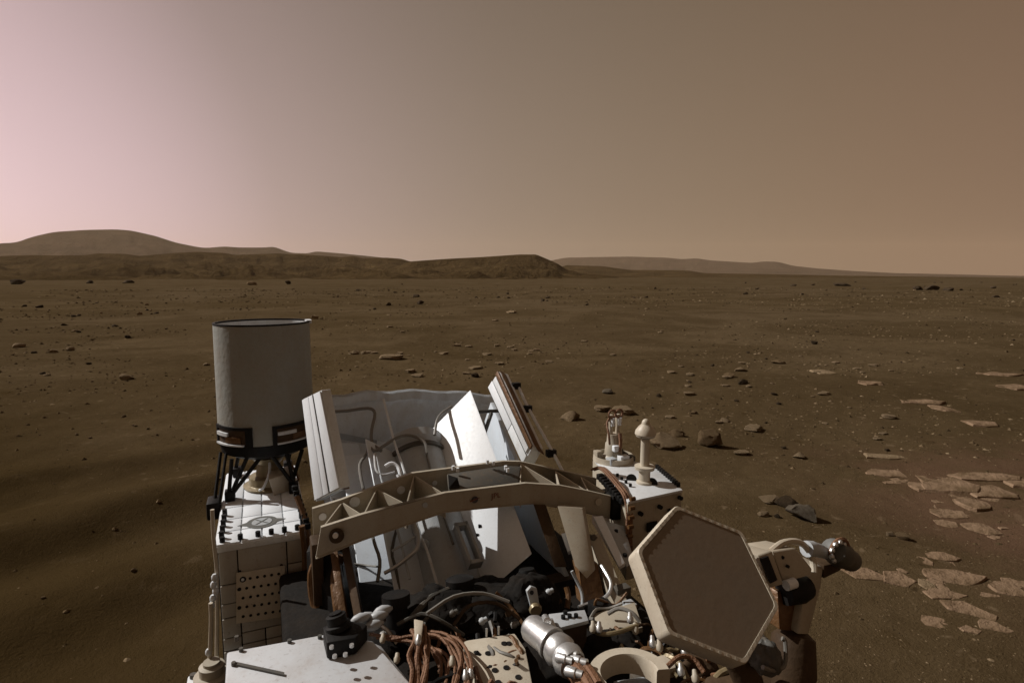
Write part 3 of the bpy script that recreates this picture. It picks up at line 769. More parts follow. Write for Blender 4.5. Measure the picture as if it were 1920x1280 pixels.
QP([(0.373, 0.514, 0.020), (0.318, 0.516, 0.030), (0.282, 0.521, 0.030), (0.255, 0.519, 0.030), (0.218, 0.501, 0.030), (0.198, 0.465, 0.020), (0.177, 0.418, 0.010), (0.166, 0.374, 0.000)], [0.014, 0.014, 0.011, 0.009, 0.008, 0.008, 0.007], 'silver')
QP([(0.247, 0.418, 0.000), (0.262, 0.471, 0.010), (0.278, 0.511, 0.020)], 0.005, 'grey')
QP([(0.415, 0.488, -0.020), (0.262, 0.423, -0.020), (0.185, 0.423, -0.020), (0.087, 0.421, -0.030)], 0.006, 'darkgrey')
QP([(0.947, 0.841, -0.020), (0.901, 0.778, -0.010), (0.847, 0.740, 0.000), (0.770, 0.711, 0.000)], 0.007, 'wire')
QP([(0.862, 1.021, 0.000), (0.717, 0.931, 0.000)], 0.010, 'darkgrey', 'brace')
QP([(0.884, 0.927, 0.000), (0.874, 1.065, 0.000)], 0.009, 'darkgrey', 'brace')
QP([(0.809, 1.092, -0.050), (0.712, 1.065, -0.050), (0.647, 1.070, -0.050), (0.570, 1.065, -0.050)], 0.007, 'wire')
QP([(0.706, 0.433, 0.000), (0.566, 0.434, 0.000), (0.410, 0.448, 0.000), (0.266, 0.457, 0.000), (0.124, 0.461, 0.000)], 0.005, 'grey')
QP([(0.687, 0.657, -0.020), (0.543, 0.653, -0.020), (0.384, 0.656, -0.020), (0.236, 0.663, -0.020)], 0.005, 'wire')
QP([(0.639, 0.255, -0.200), (0.607, 0.330, -0.200), (0.543, 0.385, -0.150)], 0.004, 'wire')
QP([(0.328, 0.293, -0.200), (0.296, 0.350, -0.180), (0.243, 0.380, -0.100)], 0.004, 'wire')
QP([(0.562, 0.495, 0.030), (0.520, 0.503, 0.030), (0.379, 0.509, 0.030)], 0.006, 'white')
B().lathe(Q(0.26, 0.55, -0.03), Q(0.26, 0.55, 0.0), [(0, 0.02), (0.5, 0.02), (1, 0.008)], 12).out('relief_valve', 'grey', gen)

# dark hardware at the foot of the bay
dk = B()
def lump(c, ra, rb, rz, seed, mat='dark', name='thermal_cover', n=40, m=22, par=None, sm=50):
    bld = B(); rings = []
    for i in range(1, m):
        th = math.pi*i/m
        ring = []
        for k in range(n):
            ph = 2*math.pi*k/n
            d = (math.sin(th)*math.cos(ph), math.sin(th)*math.sin(ph), math.cos(th))
            w = 1+0.18*float(vnoise(d[0]*2+seed, d[1]*2, d[2]*2+seed))+0.16*abs(float(vnoise(d[0]*4.5+seed, d[1]*4.5, d[2]*4.5)))+0.06*float(vnoise(d[0]*11+seed, d[1]*11, d[2]*11))
            ring.append(L((c[0]+ra*d[0]*w, c[1]+rb*d[1]*w, c[2]+rz*d[2]*w)))
        rings.append(ring)
    bld.loft(rings)
    return bld.out(name, mat, par or rover, sm)
lump((1.78, 0.666, 0.927), 0.16, 0.22, 0.09, 3)
lump((1.75, 0.493, 0.968), 0.12, 0.14, 0.08, 9)
lump((1.72, 0.813, 0.964), 0.10, 0.10, 0.09, 14)
lump((1.75, 0.282, 0.921), 0.10, 0.12, 0.05, 18)
hz2 = B()
for k, (p, q) in enumerate((((1.7, 0.392, 1.022), (1.8, 0.551, 1.032)), ((1.68, 0.421, 1.004), (1.78, 0.598, 1.022)), ((1.66, 0.453, 0.985), (1.76, 0.649, 1.001)))):
    hz2.tube([p, add(lerp(p, q, 0.5), (0, 0, 0.02)), q], 0.011, 8)
hz2.out('hose_bundle', 'darkgrey', rover)
for k, pts in enumerate((((1.62, 0.423, 1.077), (1.66, 0.522, 1.088), (1.66, 0.621, 1.076), (1.62, 0.698, 1.05)), ((1.6, 0.502, 1.031), (1.64, 0.568, 1.057), (1.64, 0.66, 1.044), (1.6, 0.727, 0.995)), ((1.66, 0.341, 1.04), (1.66, 0.417, 1.056), (1.62, 0.474, 1.039), (1.6, 0.536, 0.99)), ((1.7, 0.684, 1.044), (1.66, 0.725, 0.999), (1.6, 0.747, 0.962)), ((1.75, 0.284, 1.011), (1.7, 0.316, 1.006), (1.66, 0.34, 0.979)))):
    B().tube(list(pts), 0.006, 6).out('tie_cord', ('wire', 'brown', 'darkgrey', 'foil', 'brown')[k], rover)
for k, q in enumerate(((1.62, 0.508, 1.056), (1.6, 0.598, 1.019), (1.62, 0.698, 1.009), (1.7, 0.307, 0.99), (1.62, 0.406, 1.038), (1.66, 0.865, 1.023), (1.66, 0.897, 0.977), (1.6, 0.708, 0.978))):
    B().lathe(add(q, (0, -0.012, 0)), add(q, (0, 0.014, 0.006)), [(0, 0.007), (0.2, 0.011), (0.55, 0.011), (0.6, 0.008), (1, 0.008)], 10).out('cable_connector', ('darkgrey', 'grey', 'brown', 'wire')[k % 4], rover)
pc = (1.72, 0.355, 1.038)
B().lathe(add(pc, (0, 0, -0.04)), add(pc, (0.02, 0, 0.055)), [(0, 0.035), (0.6, 0.035), (0.65, 0.045), (1, 0.045)], 16).out('vent_cap', 'black', rover)
pc = (1.8, 0.595, 1.021)
B().lathe(add(pc, (0, 0, -0.04)), add(pc, (0.02, 0, 0.04)), [(0, 0.045), (0.7, 0.05), (0.9, 0.05), (1, 0.03)], 16).out('vent_cap', 'black', rover)
pc = (1.8, 0.854, 1.003)
B().lathe(add(pc, (0, 0, -0.05)), add(pc, (0.02, 0, 0.03)), [(0, 0.035), (0.8, 0.035), (1, 0.028)], 16).out('vent_cap', 'black', rover)
B().box(1.88, 1.96, 0.24, 1.18, 0.60, 0.905).out('bay_sill', 'brown', rover)

# ---- arch over the bay
AF, AB = 2.05, 2.20
ftop = [(2.05, 0.161, 1.218), (2.05, 0.306, 1.242), (2.05, 0.466, 1.258), (2.05, 0.615, 1.274), (2.05, 0.957, 1.262), (2.05, 1.115, 1.229), (2.05, 1.258, 1.182), (2.05, 1.403, 1.13)]
fbot = [(2.05, 0.14, 1.114), (2.05, 0.303, 1.152), (2.05, 0.465, 1.18), (2.05, 0.614, 1.205), (2.05, 0.981, 1.179), (2.05, 1.116, 1.139), (2.05, 1.259, 1.088), (2.05, 1.405, 1.032)]
btop = [(2.2, 0.145, 1.232), (2.2, 0.25, 1.25), (2.2, 0.382, 1.283), (2.2, 0.531, 1.316), (2.2, 0.921, 1.313), (2.2, 0.999, 1.302), (2.2, 1.168, 1.246), (2.2, 1.386, 1.17)]
bbot = [(p[0], p[1], p[2]-0.105) for p in btop]
def webs(top, bot, a, t, name, par):
    bld = B()
    poly = [(a, p[1], p[2]) for p in top] + [(a, p[1], p[2]) for p in bot[::-1]]
    n = len(top)
    for i in range(n-1):
        bld.slab([(a, top[i][1], top[i][2]), (a, top[i+1][1], top[i+1][2]), (a, bot[i+1][1], bot[i+1][2]), (a, bot[i][1], bot[i][2])], (t, 0, 0))
        bld.slab([(a-0.002, top[i][1], top[i][2]), (a-0.002, top[i+1][1], top[i+1][2]), (a+0.014, top[i+1][1], top[i+1][2]), (a+0.014, top[i][1], top[i][2])], (0, 0, 0.004))
        bld.slab([(a-0.006, bot[i][1], bot[i][2]), (a-0.006, bot[i+1][1], bot[i+1][2]), (a+0.014, bot[i+1][1], bot[i+1][2]), (a+0.014, bot[i][1], bot[i][2])], (0, 0, -0.004))
    return bld.out(name, 'tan', par, 20)
arch = webs(ftop, fbot, AF, 0.006, 'arch_beam', rover)
webs(btop, bbot, AB, 0.006, 'rear_web', arch)
def rib(fp_, bp_, name='rib', mat='tan', h=0.10):
    B().slab([(AF+0.008, fp_[1], fp_[2]-0.006), (AB-0.002, bp_[1], bp_[2]-0.006), (AB-0.002, bp_[1], bp_[2]-h), (AF+0.008, fp_[1], fp_[2]-h)], (0, 0.005, 0)).out(name, mat, arch)
mid = lambda p, q, t=0.5: lerp(p, q, t)
nodes = [(ftop[0], btop[1]), (ftop[1], btop[1]), (ftop[1], btop[2]), (ftop[2], btop[2]), (ftop[2], btop[3]), (ftop[3], btop[3]),
         (mid(ftop[3], ftop[4], 0.93), btop[5]), (ftop[5], btop[5]), (ftop[5], btop[6]), (ftop[6], btop[6]), (ftop[6], mid(btop[6], btop[7], 0.6)), (ftop[7], mid(btop[6], btop[7], 0.6))]
for i, (fa, ba) in enumerate(nodes): rib(fa, ba, mat='tan' if i < 6 else 'beige')  # right-hand ribs paler: sunlight on them put into the colour
# lightening holes read as pale discs where the bay shows through, with a dark bolt boss at the left end
def disc(p, r, mat, name, par, d=0.003, n=24):
    return B().cyl(p, add(p, (-d, 0, 0)), r, n).out(name, mat, par)
disc((2.046, 0.536, 1.244), 0.010, 'grey', 'hole_cover', arch)
disc((2.046, 1.301, 1.133), 0.016, 'beige', 'hole_cover', arch)
boss = disc((2.046, 0.212, 1.185), 0.026, 'brown', 'boss', arch, 0.01)
B().cyl((2.034, 0.209, 1.191), (2.015, 0.205, 1.198), 0.010, 12).out('bolt', 'silver', boss)
disc((2.197, 0.299, 1.239), 0.020, 'dusty_white', 'hole_cover', arch)
disc((2.197, 0.18, 1.2), 0.014, 'white', 'hole_cover', arch)
disc((2.197, 0.479, 1.259), 0.016, 'dusty_white', 'hole_cover', arch)
disc((2.197, 0.617, 1.267), 0.010, 'dusty_white', 'hole_cover', arch)
# printed round badge and red wordmark on the face of the arch
bd = disc((2.046, 0.735, 1.233), 0.0135, 'blueprint', 'round_badge', arch, 0.0015, 28)
B().slab([(2.043, 0.712, 1.232), (2.043, 0.754, 1.24), (2.044, 0.754, 1.237), (2.043, 0.714, 1.227)], (-0.0008, 0, 0)).out('badge_stroke', 'redprint', bd)
tc = bpy.data.curves.new('wordmark', 'FONT'); tc.body = 'JPL'; tc.size = 0.03; tc.extrude = 0.0006; tc.align_x = 'CENTER'; tc.align_y = 'CENTER'; tc.space_character = 1.05
tob = bpy.data.objects.new('tmp_text', tc); COL.objects.link(tob)
dg = bpy.context.evaluated_depsgraph_get()
tme = bpy.data.meshes.new_from_object(tob.evaluated_get(dg)); bpy.data.objects.remove(tob, do_unlink=True)
tme.name = 'wordmark'; tme.materials.clear(); tme.materials.append(M['redprint'])
wm = bpy.data.objects.new('wordmark', tme); COL.objects.link(wm); wm.parent = arch
wm.location = L((2.045, 0.824, 1.235)); wm.rotation_euler = (R(90), R(-1.5), 0)
# grey electronics tray on the arch
tr = B().slab([(2.18, 0.664, 1.304), (2.18, 0.915, 1.306), (2.17, 0.99, 1.296), (2.075, 0.935, 1.261), (2.075, 0.64, 1.279)], (0, 0, -0.03), 0.004).out('arch_tray', 'darkgrey', arch)
B().slab([(2.125, 0.652, 1.312), (2.1, 0.683, 1.303), (2.078, 0.684, 1.278), (2.075, 0.64, 1.279)], (0, 0, 0.008)).out('tray_shadow', 'black', tr)  # black wedge put here as the shadow lying on the tray
bolts(B(), [(2.17, 0.688, 1.321), (2.16, 0.703, 1.314), (2.18, 0.841, 1.323), (2.17, 0.863, 1.318), (2.14, 0.906, 1.301), (2.13, 0.911, 1.294)], 0.007, 0.016).out('tray_studs', 'white', tr, kind='stuff')
# arch end fitting on the left
B().box(2.10, 2.19, 0.13, 0.17, 0.90, 1.14, 0.006).out('arch_foot', 'brown', arch)
B().slab([(2.03, 1.367, 1.153), (2.03, 1.438, 1.151), (2.03, 1.447, 1.037), (2.03, 1.364, 1.042)], (0.12, 0, -0.01), 0.006).out('arch_hinge', 'black', arch)
B().cyl((2.025, 1.399, 1.13), (2.01, 1.389, 1.137), 0.008, 12).out('hinge_pin', 'silver', arch)

# ---- right-hand box with weather mast and low-gain antenna
Z2 = 1.16
top2 = [(2.504, 1.555, 1.16), (1.939, 1.38, 1.16), (1.955, 1.68, 1.16), (2.199, 1.755, 1.16), (2.413, 1.718, 1.16)]
lb_ = B().slab(top2, (0, 0, -0.012), 0.002)
sbox = lb_.out('antenna_box', 'dusty_white', rover)
B().slab([add(p, (0.003 if i in (0, 4) else 0.004, 0, -0.013)) for i, p in enumerate(top2)], (0.0, 0, -0.34), 0.004).out('box_body', 'tan', sbox)
f2 = lerp(top2[1], top2[2], 0.55)
B().slab([add(lerp(top2[1], top2[2], 0.32), (-0.006, 0, -0.11)), add(lerp(top2[1], top2[2], 0.50), (-0.006, 0, -0.11)), add(lerp(top2[1], top2[2], 0.50), (-0.006, 0, -0.15)), add(lerp(top2[1], top2[2], 0.32), (-0.006, 0, -0.15))], (-0.006, 0, 0)).out('socket', 'black', sbox)
bolts(B(), [add(lerp(top2[1], top2[2], t), (-0.002, 0, dz)) for t, dz in ((0.55, -0.05), (0.75, -0.08), (0.93, -0.03), (0.2, -0.06))], 0.010, 0.016, 8, (-1, 0, 0)).out('face_bolts', 'black', sbox, kind='stuff')
bt = B()
for k in range(11):
    p = lerp((2.233, 1.755, 1.16), (1.994, 1.688, 1.16), k/10)
    bt.cyl(p, add(p, (0, 0, 0.02)), 0.009, 8)
for k in range(4):
    p = lerp((2.215, 1.512, 1.16), (2.08, 1.49, 1.16), k/3)
    bt.cyl(p, add(p, (0, 0, 0.014)), 0.007, 8)
bt.out('lid_bolts', 'black', sbox, kind='stuff')
B().cyl((2.156, 1.55, 1.161), (2.144, 1.541, 1.166), 0.024, 20).out('port', 'black', sbox)
B().cyl((2.072, 1.602, 1.161), (2.064, 1.595, 1.165), 0.026, 20).out('port', 'black', sbox)
cp = (2.094, 1.576, 1.16)
lga = B().lathe(cp, add(cp, (0, 0, 0.30)), [(0, 0.036), (0.03, 0.036), (0.05, 0.026), (0.20, 0.026), (0.22, 0.044), (0.27, 0.046), (0.28, 0.021), (0.72, 0.0195), (0.73, 0.042), (0.77, 0.048), (0.82, 0.045), (0.88, 0.032), (0.92, 0.019), (0.96, 0.017), (0.985, 0.012), (1, 0.004)], 32).out('low_gain_antenna', 'beige', rover, 30)
B().lathe(add(cp, (0, 0, 0.214)), add(cp, (0, 0, 0.218)), [(0, 0.032), (0.5, 0.0375), (1, 0.032)], 32).out('collar', 'darkgrey', lga)
cw = (2.432, 1.632, 1.16)
wmst = B().lathe(add(cw, (0, 0, -0.03)), add(cw, (0, 0, 0.14)), [(0, 0.075), (0.18, 0.075), (0.22, 0.062), (0.32, 0.055), (0.36, 0.046), (0.7, 0.042), (0.74, 0.036), (1, 0.033)], 28).out('sensor_mast', 'tan', rover)
B().lathe(add(cw, (0.0, 0.0, 0.0)), add(cw, (0.0, 0.0, 0.028)), [(0, 0.104), (1, 0.102), (1, 0.098), (0, 0.100)], 36).out('guard_rim', 'beige', wmst)
for k, (da, db, w1, w2, h_) in enumerate(((-0.06, -0.05, 0.022, 0.02, 0.035), (-0.075, 0.01, 0.018, 0.026, 0.045), (-0.05, 0.07, 0.02, 0.018, 0.03), (0.03, -0.075, 0.02, 0.015, 0.05), (0.05, 0.06, 0.025, 0.02, 0.04))):
    B().box(cw[0]+da-w1, cw[0]+da+w1, cw[1]+db-w2, cw[1]+db+w2, cw[2]+0.003, cw[2]+h_, 0.003).out('mount_box', ('grey', 'dusty_white', 'darkgrey', 'tan', 'black')[k], wmst)
for (da, db, h) in ((0.0, -0.02, 0.27), (0.0, 0.022, 0.27)):
    rr = B().tube([add(cw, (da, db, 0.13)), add(cw, (da, db, 0.19)), add(cw, (da, db, h-0.03))], [0.012, 0.010, 0.012, 0.010], 10).out('post', 'beige', wmst)
    q = add(cw, (da-0.012, db, h-0.025))
    tb_ = B()
    ring_pts = [add(q, (0, 0.021*math.cos(t), 0.021*math.sin(t))) for t in np.linspace(0, 2*math.pi, 15)]
    tb_.tube(ring_pts, 0.006, 6, 1)
    tb_.out('wire_loop', 'copper', rr)
    B().cyl(add(cw, (da-0.02, db, 0.185)), add(cw, (da-0.02, db, 0.225)), 0.009, 8).out('sleeve', 'white', rr)
B().tube([add(cw, (-0.04, -0.05, 0.10)), add(cw, (-0.05, -0.062, 0.15)), add(cw, (-0.02, -0.055, 0.20)), add(cw, (0, -0.03, 0.22))], 0.006, 6).out('copper_lead', 'copper', wmst)
B().tube([add(cw, (-0.05, 0.0, 0.06)), add(cw, (-0.055, 0.005, 0.10)), add(cw, (-0.04, 0.01, 0.15))], 0.009, 6).out('copper_lead', 'copper', wmst)
B().box(cw[0]-0.055, cw[0]-0.03, cw[1]-0.03, cw[1]+0.005, 1.22, 1.25, 0.003).out('tab', 'white', wmst)
# copper harness and black link chain running down the box corner
cph = B()
for k in range(4):
    off = (0.0, 0.008*(k-1.5), 0.004*math.sin(k*2))
    cph.tube([add(p, off) for p in ((2.22, 1.38, 1.21), (2.2, 1.413, 1.22), (2.12, 1.414, 1.205), (2.05, 1.412, 1.182), (1.98, 1.398, 1.166), (1.95, 1.395, 1.107), (1.93, 1.38, 1.023), (1.9, 1.368, 0.898))], 0.0055, 6)
cph.out('copper_harness', 'copper', rover)
ck = B()
for k in range(10):
    p = lerp((2.15, 1.376, 1.201), (2, 1.396, 1.14), k/9)
    ck.box(p[0]-0.012, p[0]+0.012, p[1]-0.016, p[1]+0.016, p[2]-0.014, p[2]+0.012, 0.004)
ck.out('cable_chain', 'black', rover, kind='stuff')
rd = B()
for k in range(7):
    p = lerp((1.93, 1.395, 1.173), (1.9, 1.359, 0.947), k/6)
    rd.cyl(add(p, (0, -0.012, 0)), add(p, (0, 0.012, 0)), 0.009, 8)
rd.out('harness_ties', 'foil', rover, kind='stuff')
# plates and pipes below the arch on the right
B().slab([(1.98, 1.235, 1.104), (1.98, 1.282, 1.1), (1.78, 1.259, 0.99), (1.77, 1.223, 0.987)], (0.01, 0.01, -0.02), 0.002).out('polished_strip', 'white', rover)
gp = B().slab([(1.97, 1.281, 1.083), (1.97, 1.383, 1.041), (1.8, 1.318, 0.979), (1.78, 1.269, 0.972)], (0.02, 0, -0.02), 0.002).out('side_plate', 'grey', rover)
bolts(B(), [(1.93, 1.316, 1.042), (1.82, 1.286, 0.994)], 0.009, 0.01).out('plate_bolts', 'black', gp, kind='stuff')
B().slab([(1.9, 1.164, 1.065), (1.9, 1.216, 1.067), (1.62, 1.163, 0.935), (1.56, 1.149, 0.902), (1.58, 1.107, 0.911)], (0.03, 0.0, -0.03), 0.003).out('long_bracket', 'tan', rover)
lump((1.9, 1.182, 1.032), 0.03, 0.03, 0.035, 31, 'darkgrey', 'pipe_joint')
B().tube([(1.95, 1.111, 1.121), (1.93, 1.119, 1.094), (1.92, 1.148, 1.075), (1.9, 1.157, 1.055), (1.88, 1.152, 1.038)], 0.007, 8).out('silver_pipe', 'silver', rover)
B().tube([(1.75, 1.132, 1.02), (1.7, 1.128, 1.004), (1.66, 1.116, 0.996), (1.64, 1.094, 0.977), (1.64, 1.057, 0.959), (1.66, 1.015, 0.945), (1.66, 0.982, 0.94)], 0.007, 8).out('silver_pipe', 'silver', rover)
B().tube([(1.72, 0.987, 1.045), (1.7, 1.004, 1), (1.68, 1.008, 0.969), (1.66, 0.997, 0.933)], 0.006, 8).out('silver_pipe', 'grey', rover)
B().slab([(1.78, 1.05, 1.023), (1.78, 1.132, 1.016), (1.68, 1.106, 0.916), (1.68, 1.016, 0.917)], (0.05, 0, 0)).out('amber_panel', 'foil', rover)
B().tube([(1.72, 0.965, 0.989), (1.7, 0.963, 0.963), (1.68, 0.946, 0.934)], 0.010, 8).out('amber_hose', 'foil', rover)

# ---- near deck clutter
tpz = 1.0
tp = B().slab([(1.562, 0.52, 1), (1.533, 0.679, 1), (1.452, 0.678, 1), (1.291, 0.627, 1), (1.338, 0.469, 1)], (0, 0, -0.05), 0.004).out('tan_deck_panel', 'beige', rover)
dh = B()
for p in ((1.474, 0.567, 1.001), (1.398, 0.558, 1.001), (1.395, 0.592, 1.001), (1.346, 0.607, 1.001), (1.349, 0.548, 1.001), (1.497, 0.628, 1.001), (1.491, 0.641, 1.001)):
    dh.cyl(p, add(p, (0, 0, 0.002)), 0.009, 14)
dh.out('panel_holes', 'black', tp, kind='stuff')
bolts(B(), [(1.553, 0.593, 1), (1.548, 0.631, 1)], 0.004, 0.025).out('studs', 'silver', tp, kind='stuff')
a0, a1 = (1.465, 0.696, 1.06), (1.333, 0.726, 1.06)
act = B().lathe(a0, a1, [(0, 0.012), (0.03, 0.034), (0.12, 0.040), (0.72, 0.041), (0.73, 0.046), (0.80, 0.046), (0.81, 0.036), (1, 0.036)], 24).out('silver_actuator', 'silver', rover, 35)
B().cyl(add(a0, (-0.05, 0.03, 0.032)), add(a0, (-0.055, 0.033, 0.038)), 0.008, 10).out('port', 'black', act)
b0, b1 = (1.351, 0.726, 1.055), (1.264, 0.733, 1.055)
B().lathe(b0, b1, [(0, 0.044), (0.3, 0.048), (0.5, 0.040), (0.7, 0.046), (1, 0.04)], 20).out('flange', 'silver', act)
bun = B()
for k in range(6):
    an = k*math.pi/3
    off = (0, 0.022*math.cos(an), 0.022*math.sin(an))
    bun.tube([add(p, off) for p in ((1.3, 0.729, 1.05), (1.256, 0.737, 1.05), (1.203, 0.739, 1.05), (1.153, 0.732, 1.05))], 0.014, 7)
bun.out('braided_sleeves', 'copper', act)
for k, p in enumerate(((1.268, 0.708, 1.075), (1.279, 0.727, 1.08), (1.216, 0.708, 1.07), (1.246, 0.738, 1.075))):
    B().lathe(add(p, (0.02, -0.015, 0)), add(p, (-0.02, 0.015, 0.004)), [(0, 0.010), (0.1, 0.014), (0.6, 0.014), (0.65, 0.011), (1, 0.011)], 12).out('ferrule', 'silver', act)
gbx = B().slab([(1.496, 0.777, 1.06), (1.471, 0.892, 1.06), (1.417, 0.874, 1.06), (1.42, 0.773, 1.06)], (0, 0, -0.012), 0.002).out('connector_bracket', 'grey', rover)
B().slab([add((1.423, 0.774, 1.06), (0.005, 0, -0.013)), add((1.418, 0.873, 1.06), (0.005, -0.002, -0.013)), add((1.468, 0.886, 1.06), (0, 0, -0.013)), add((1.489, 0.78, 1.06), (0, 0, -0.013))], (0, 0, -0.10)).out('bracket_web', 'brown', gbx)
bolts(B(), [(1.456, 0.807, 1.06), (1.453, 0.828, 1.06), (1.447, 0.847, 1.06), (1.475, 0.825, 1.06)], 0.007, 0.01).out('bracket_bolts', 'black', gbx, kind='stuff')
B().slab([(1.451, 0.75, 1.075), (1.455, 0.77, 1.075), (1.396, 0.757, 1.075), (1.385, 0.733, 1.075)], (0, 0, -0.03), 0.004).out('clip', 'silver', gbx)
B().cyl((1.452, 0.743, 1.08), (1.404, 0.726, 1.1), 0.012, 10).out('clip', 'silver', gbx)
tb0 = (1.62, 0.779, 1.049)
lug = B().slab([(1.62, 0.761, 1.072), (1.62, 0.777, 1.085), (1.62, 0.798, 1.073), (1.6, 0.799, 1.024), (1.6, 0.768, 1.022)], (0.012, 0, 0), 0.002).out('lifting_lug', 'grey', rover)
B().cyl((1.617, 0.777, 1.066), (1.612, 0.775, 1.069), 0.007, 12).out('lug_hole', 'black', lug)
B().lathe((1.6, 0.781, 1.022), (1.58, 0.775, 1.022), [(0, 0.018), (0.5, 0.022), (1, 0.018)], 12).out('lug_base', 'gold', lug)
# copper harness standing up from the deck
hb2 = B()
for k in range(9):
    off = (0.008*math.sin(k*2.3), 0.0055*(k-4), 0.006*math.cos(k*1.9))
    wob = [0.006*math.sin(k*1.3+j*2.1) for j in range(5)]
    hb2.tube([add(add(p, off), (0, wob[j], wob[j]*0.5)) for j, p in enumerate(((1.532, 0.376, 1.09), (1.496, 0.374, 1.08), (1.457, 0.355, 1.07), (1.418, 0.35, 1.05), (1.36, 0.324, 1.03)))], 0.0055, 6)
hb2.out('upright_harness', 'copper', rover)
B().slab([(1.557, 0.369, 1.1), (1.536, 0.392, 1.1), (1.477, 0.369, 1.085), (1.477, 0.351, 1.085)], (0, 0, 0.012), 0.003).out('harness_label', 'beige', rover)
cbl = [((1.588, 0.414, 1.03), (1.527, 0.446, 1.05), (1.468, 0.459, 1.05), (1.41, 0.456, 1.04), (1.339, 0.42, 1.03)),
       ((1.559, 0.39, 1.02), (1.517, 0.418, 1.03), (1.449, 0.43, 1.03), (1.363, 0.396, 1.02)),
       ((1.609, 0.436, 1.02), (1.539, 0.474, 1.04), (1.446, 0.48, 1.05), (1.368, 0.472, 1.04), (1.309, 0.44, 1.03)),
       ((1.667, 0.269, 1.02), (1.62, 0.308, 1.03), (1.6, 0.352, 1.03), (1.575, 0.378, 1.03))]
for i, c_ in enumerate(cbl):
    for q_ in range(3):
        B().tube([add(p, (0.009*math.sin(q_*2.1+j), 0.010*(q_-1), 0.006*math.cos(q_*1.7+j))) for j, p in enumerate(c_)], 0.0048, 6).out('copper_cable', 'copper', rover)
wl = B().tube([(1.349, 0.349, 1.03), (1.382, 0.38, 1.03), (1.387, 0.411, 1.03), (1.388, 0.449, 1.03)], 0.006, 7).out('black_cable', 'black', rover)
for i, p in enumerate(((1.396, 0.429, 1.06), (1.335, 0.446, 1.055), (1.483, 0.298, 1.05), (1.464, 0.354, 1.1), (1.586, 0.279, 1.05), (1.339, 0.462, 1.05))):
    B().lathe(add(p, (-0.012, 0, 0)), add(p, (0.012, 0.008, 0.01)), [(0, 0.005), (0.15, 0.008), (0.5, 0.009), (0.55, 0.007), (1, 0.006)], 10).out('ferrule', 'silver' if i % 2 else 'tan', rover)
g3 = np.random.default_rng(12)
def wander(x0, y0, x1, y1, z, n, r, mats, name):
    """loose harness strands wandering over one patch of the deck"""
    P0, P1 = np.array([x0, y0]), np.array([x1, y1])
    for k in range(n):
        p = P0+(P1-P0)*g3.uniform(0, 1, 2); d = g3.uniform(0, 6.28); pts = []
        for i in range(6):
            pts.append((float(p[0]), float(p[1]), z+float(g3.uniform(-0.02, 0.035))))
            d += g3.uniform(-0.9, 0.9); p = np.clip(p+0.045*np.array([math.cos(d), math.sin(d)]), np.minimum(P0, P1), np.maximum(P0, P1))
        B().tube(pts, float(g3.uniform(0.5, 1.0))*r, 6).out(name, mats[k % len(mats)], rover)
wander(1.42, 0.42, 1.66, 0.66, 0.97, 16, 0.008, ('copper', 'foil', 'black', 'copper', 'wire'), 'harness_strand')
wander(1.20, 0.50, 1.42, 0.64, 0.99, 8, 0.008, ('copper', 'foil', 'black'), 'harness_strand')
wander(1.25, 0.95, 1.60, 1.18, 0.97, 16, 0.008, ('foil', 'wire', 'black', 'gold', 'brown'), 'harness_strand')
wander(1.05, 0.95, 1.25, 1.15, 0.99, 10, 0.009, ('foil', 'copper', 'black', 'brown', 'gold'), 'harness_strand')
for k in range(14):
    p = (float(g3.uniform(1.2, 1.68)), float(g3.uniform(0.95, 1.2)), 0.95)
    w_ = g3.uniform(0.012, 0.035, 3)
    B().box(p[0]-w_[0], p[0]+w_[0], p[1]-w_[1], p[1]+w_[1], 0.926, 0.94+w_[2], 0.003).out('deck_fitting', ('darkgrey', 'brown', 'grey', 'tan', 'black')[k % 5], rover)
# tan half ring and pads at the right of the deck
rgc = (1.169, 0.849, 1.06)
rb = B()
rings = []
for t in np.linspace(-0.35, math.pi+0.15, 26):
    c, s_ = math.cos(t), math.sin(t)
    ring = []
    for (rr, dz) in ((0.075, -0.05), (0.112, -0.05), (0.112, 0.0), (0.108, 0.006), (0.079, 0.006), (0.075, 0.0)):
        ring.append(L((rgc[0]+rr*s_*0.9, rgc[1]+rr*c, rgc[2]+dz)))
    rings.append(ring)
rb.loft(rings)
rb.out('half_ring', 'beige', rover, 40)
B().slab([(1.249, 0.951, 1.02), (1.239, 1.05, 1.02), (1.184, 1.016, 1.02), (1.188, 0.941, 1.02)], (0, 0, -0.03), 0.004).out('pad', 'beige', rover)
B().slab([(1.253, 0.856, 0.98), (1.223, 0.997, 0.98), (1.133, 0.953, 0.98), (1.177, 0.805, 0.98)], (0, 0, -0.03), 0.004).out('pad', 'grey', rover)
B().slab([(1.553, 0.97, 0.98), (1.554, 1.143, 0.98), (1.424, 1.081, 0.98), (1.429, 0.933, 0.98)], (0, 0, -0.02), 0.003).out('pad', 'tan', rover)
cl2 = [((1.432, 0.886, 1.02), (1.38, 0.901, 1.03), (1.37, 0.951, 1.03), (1.374, 1.022, 1.03)),
       ((1.504, 1.001, 1), (1.488, 1.032, 1.02), (1.451, 1.057, 1.02), (1.426, 1.071, 1)),
       ((1.172, 0.973, 1.04), (1.182, 1.027, 1.05), (1.169, 1.063, 1.04), (1.136, 1.072, 1.02)),
       ((1.002, 0.964, 1.1), (1.011, 1.008, 1.12), (1.008, 1.063, 1.12), (1.01, 1.139, 1.1), (1.011, 1.171, 1.06))]
for i, c_ in enumerate(cl2):
    B().tube(list(c_), 0.007 if i != 3 else 0.009, 8).out('deck_cable', ('gold', 'wire', 'copper', 'gold')[i], rover)
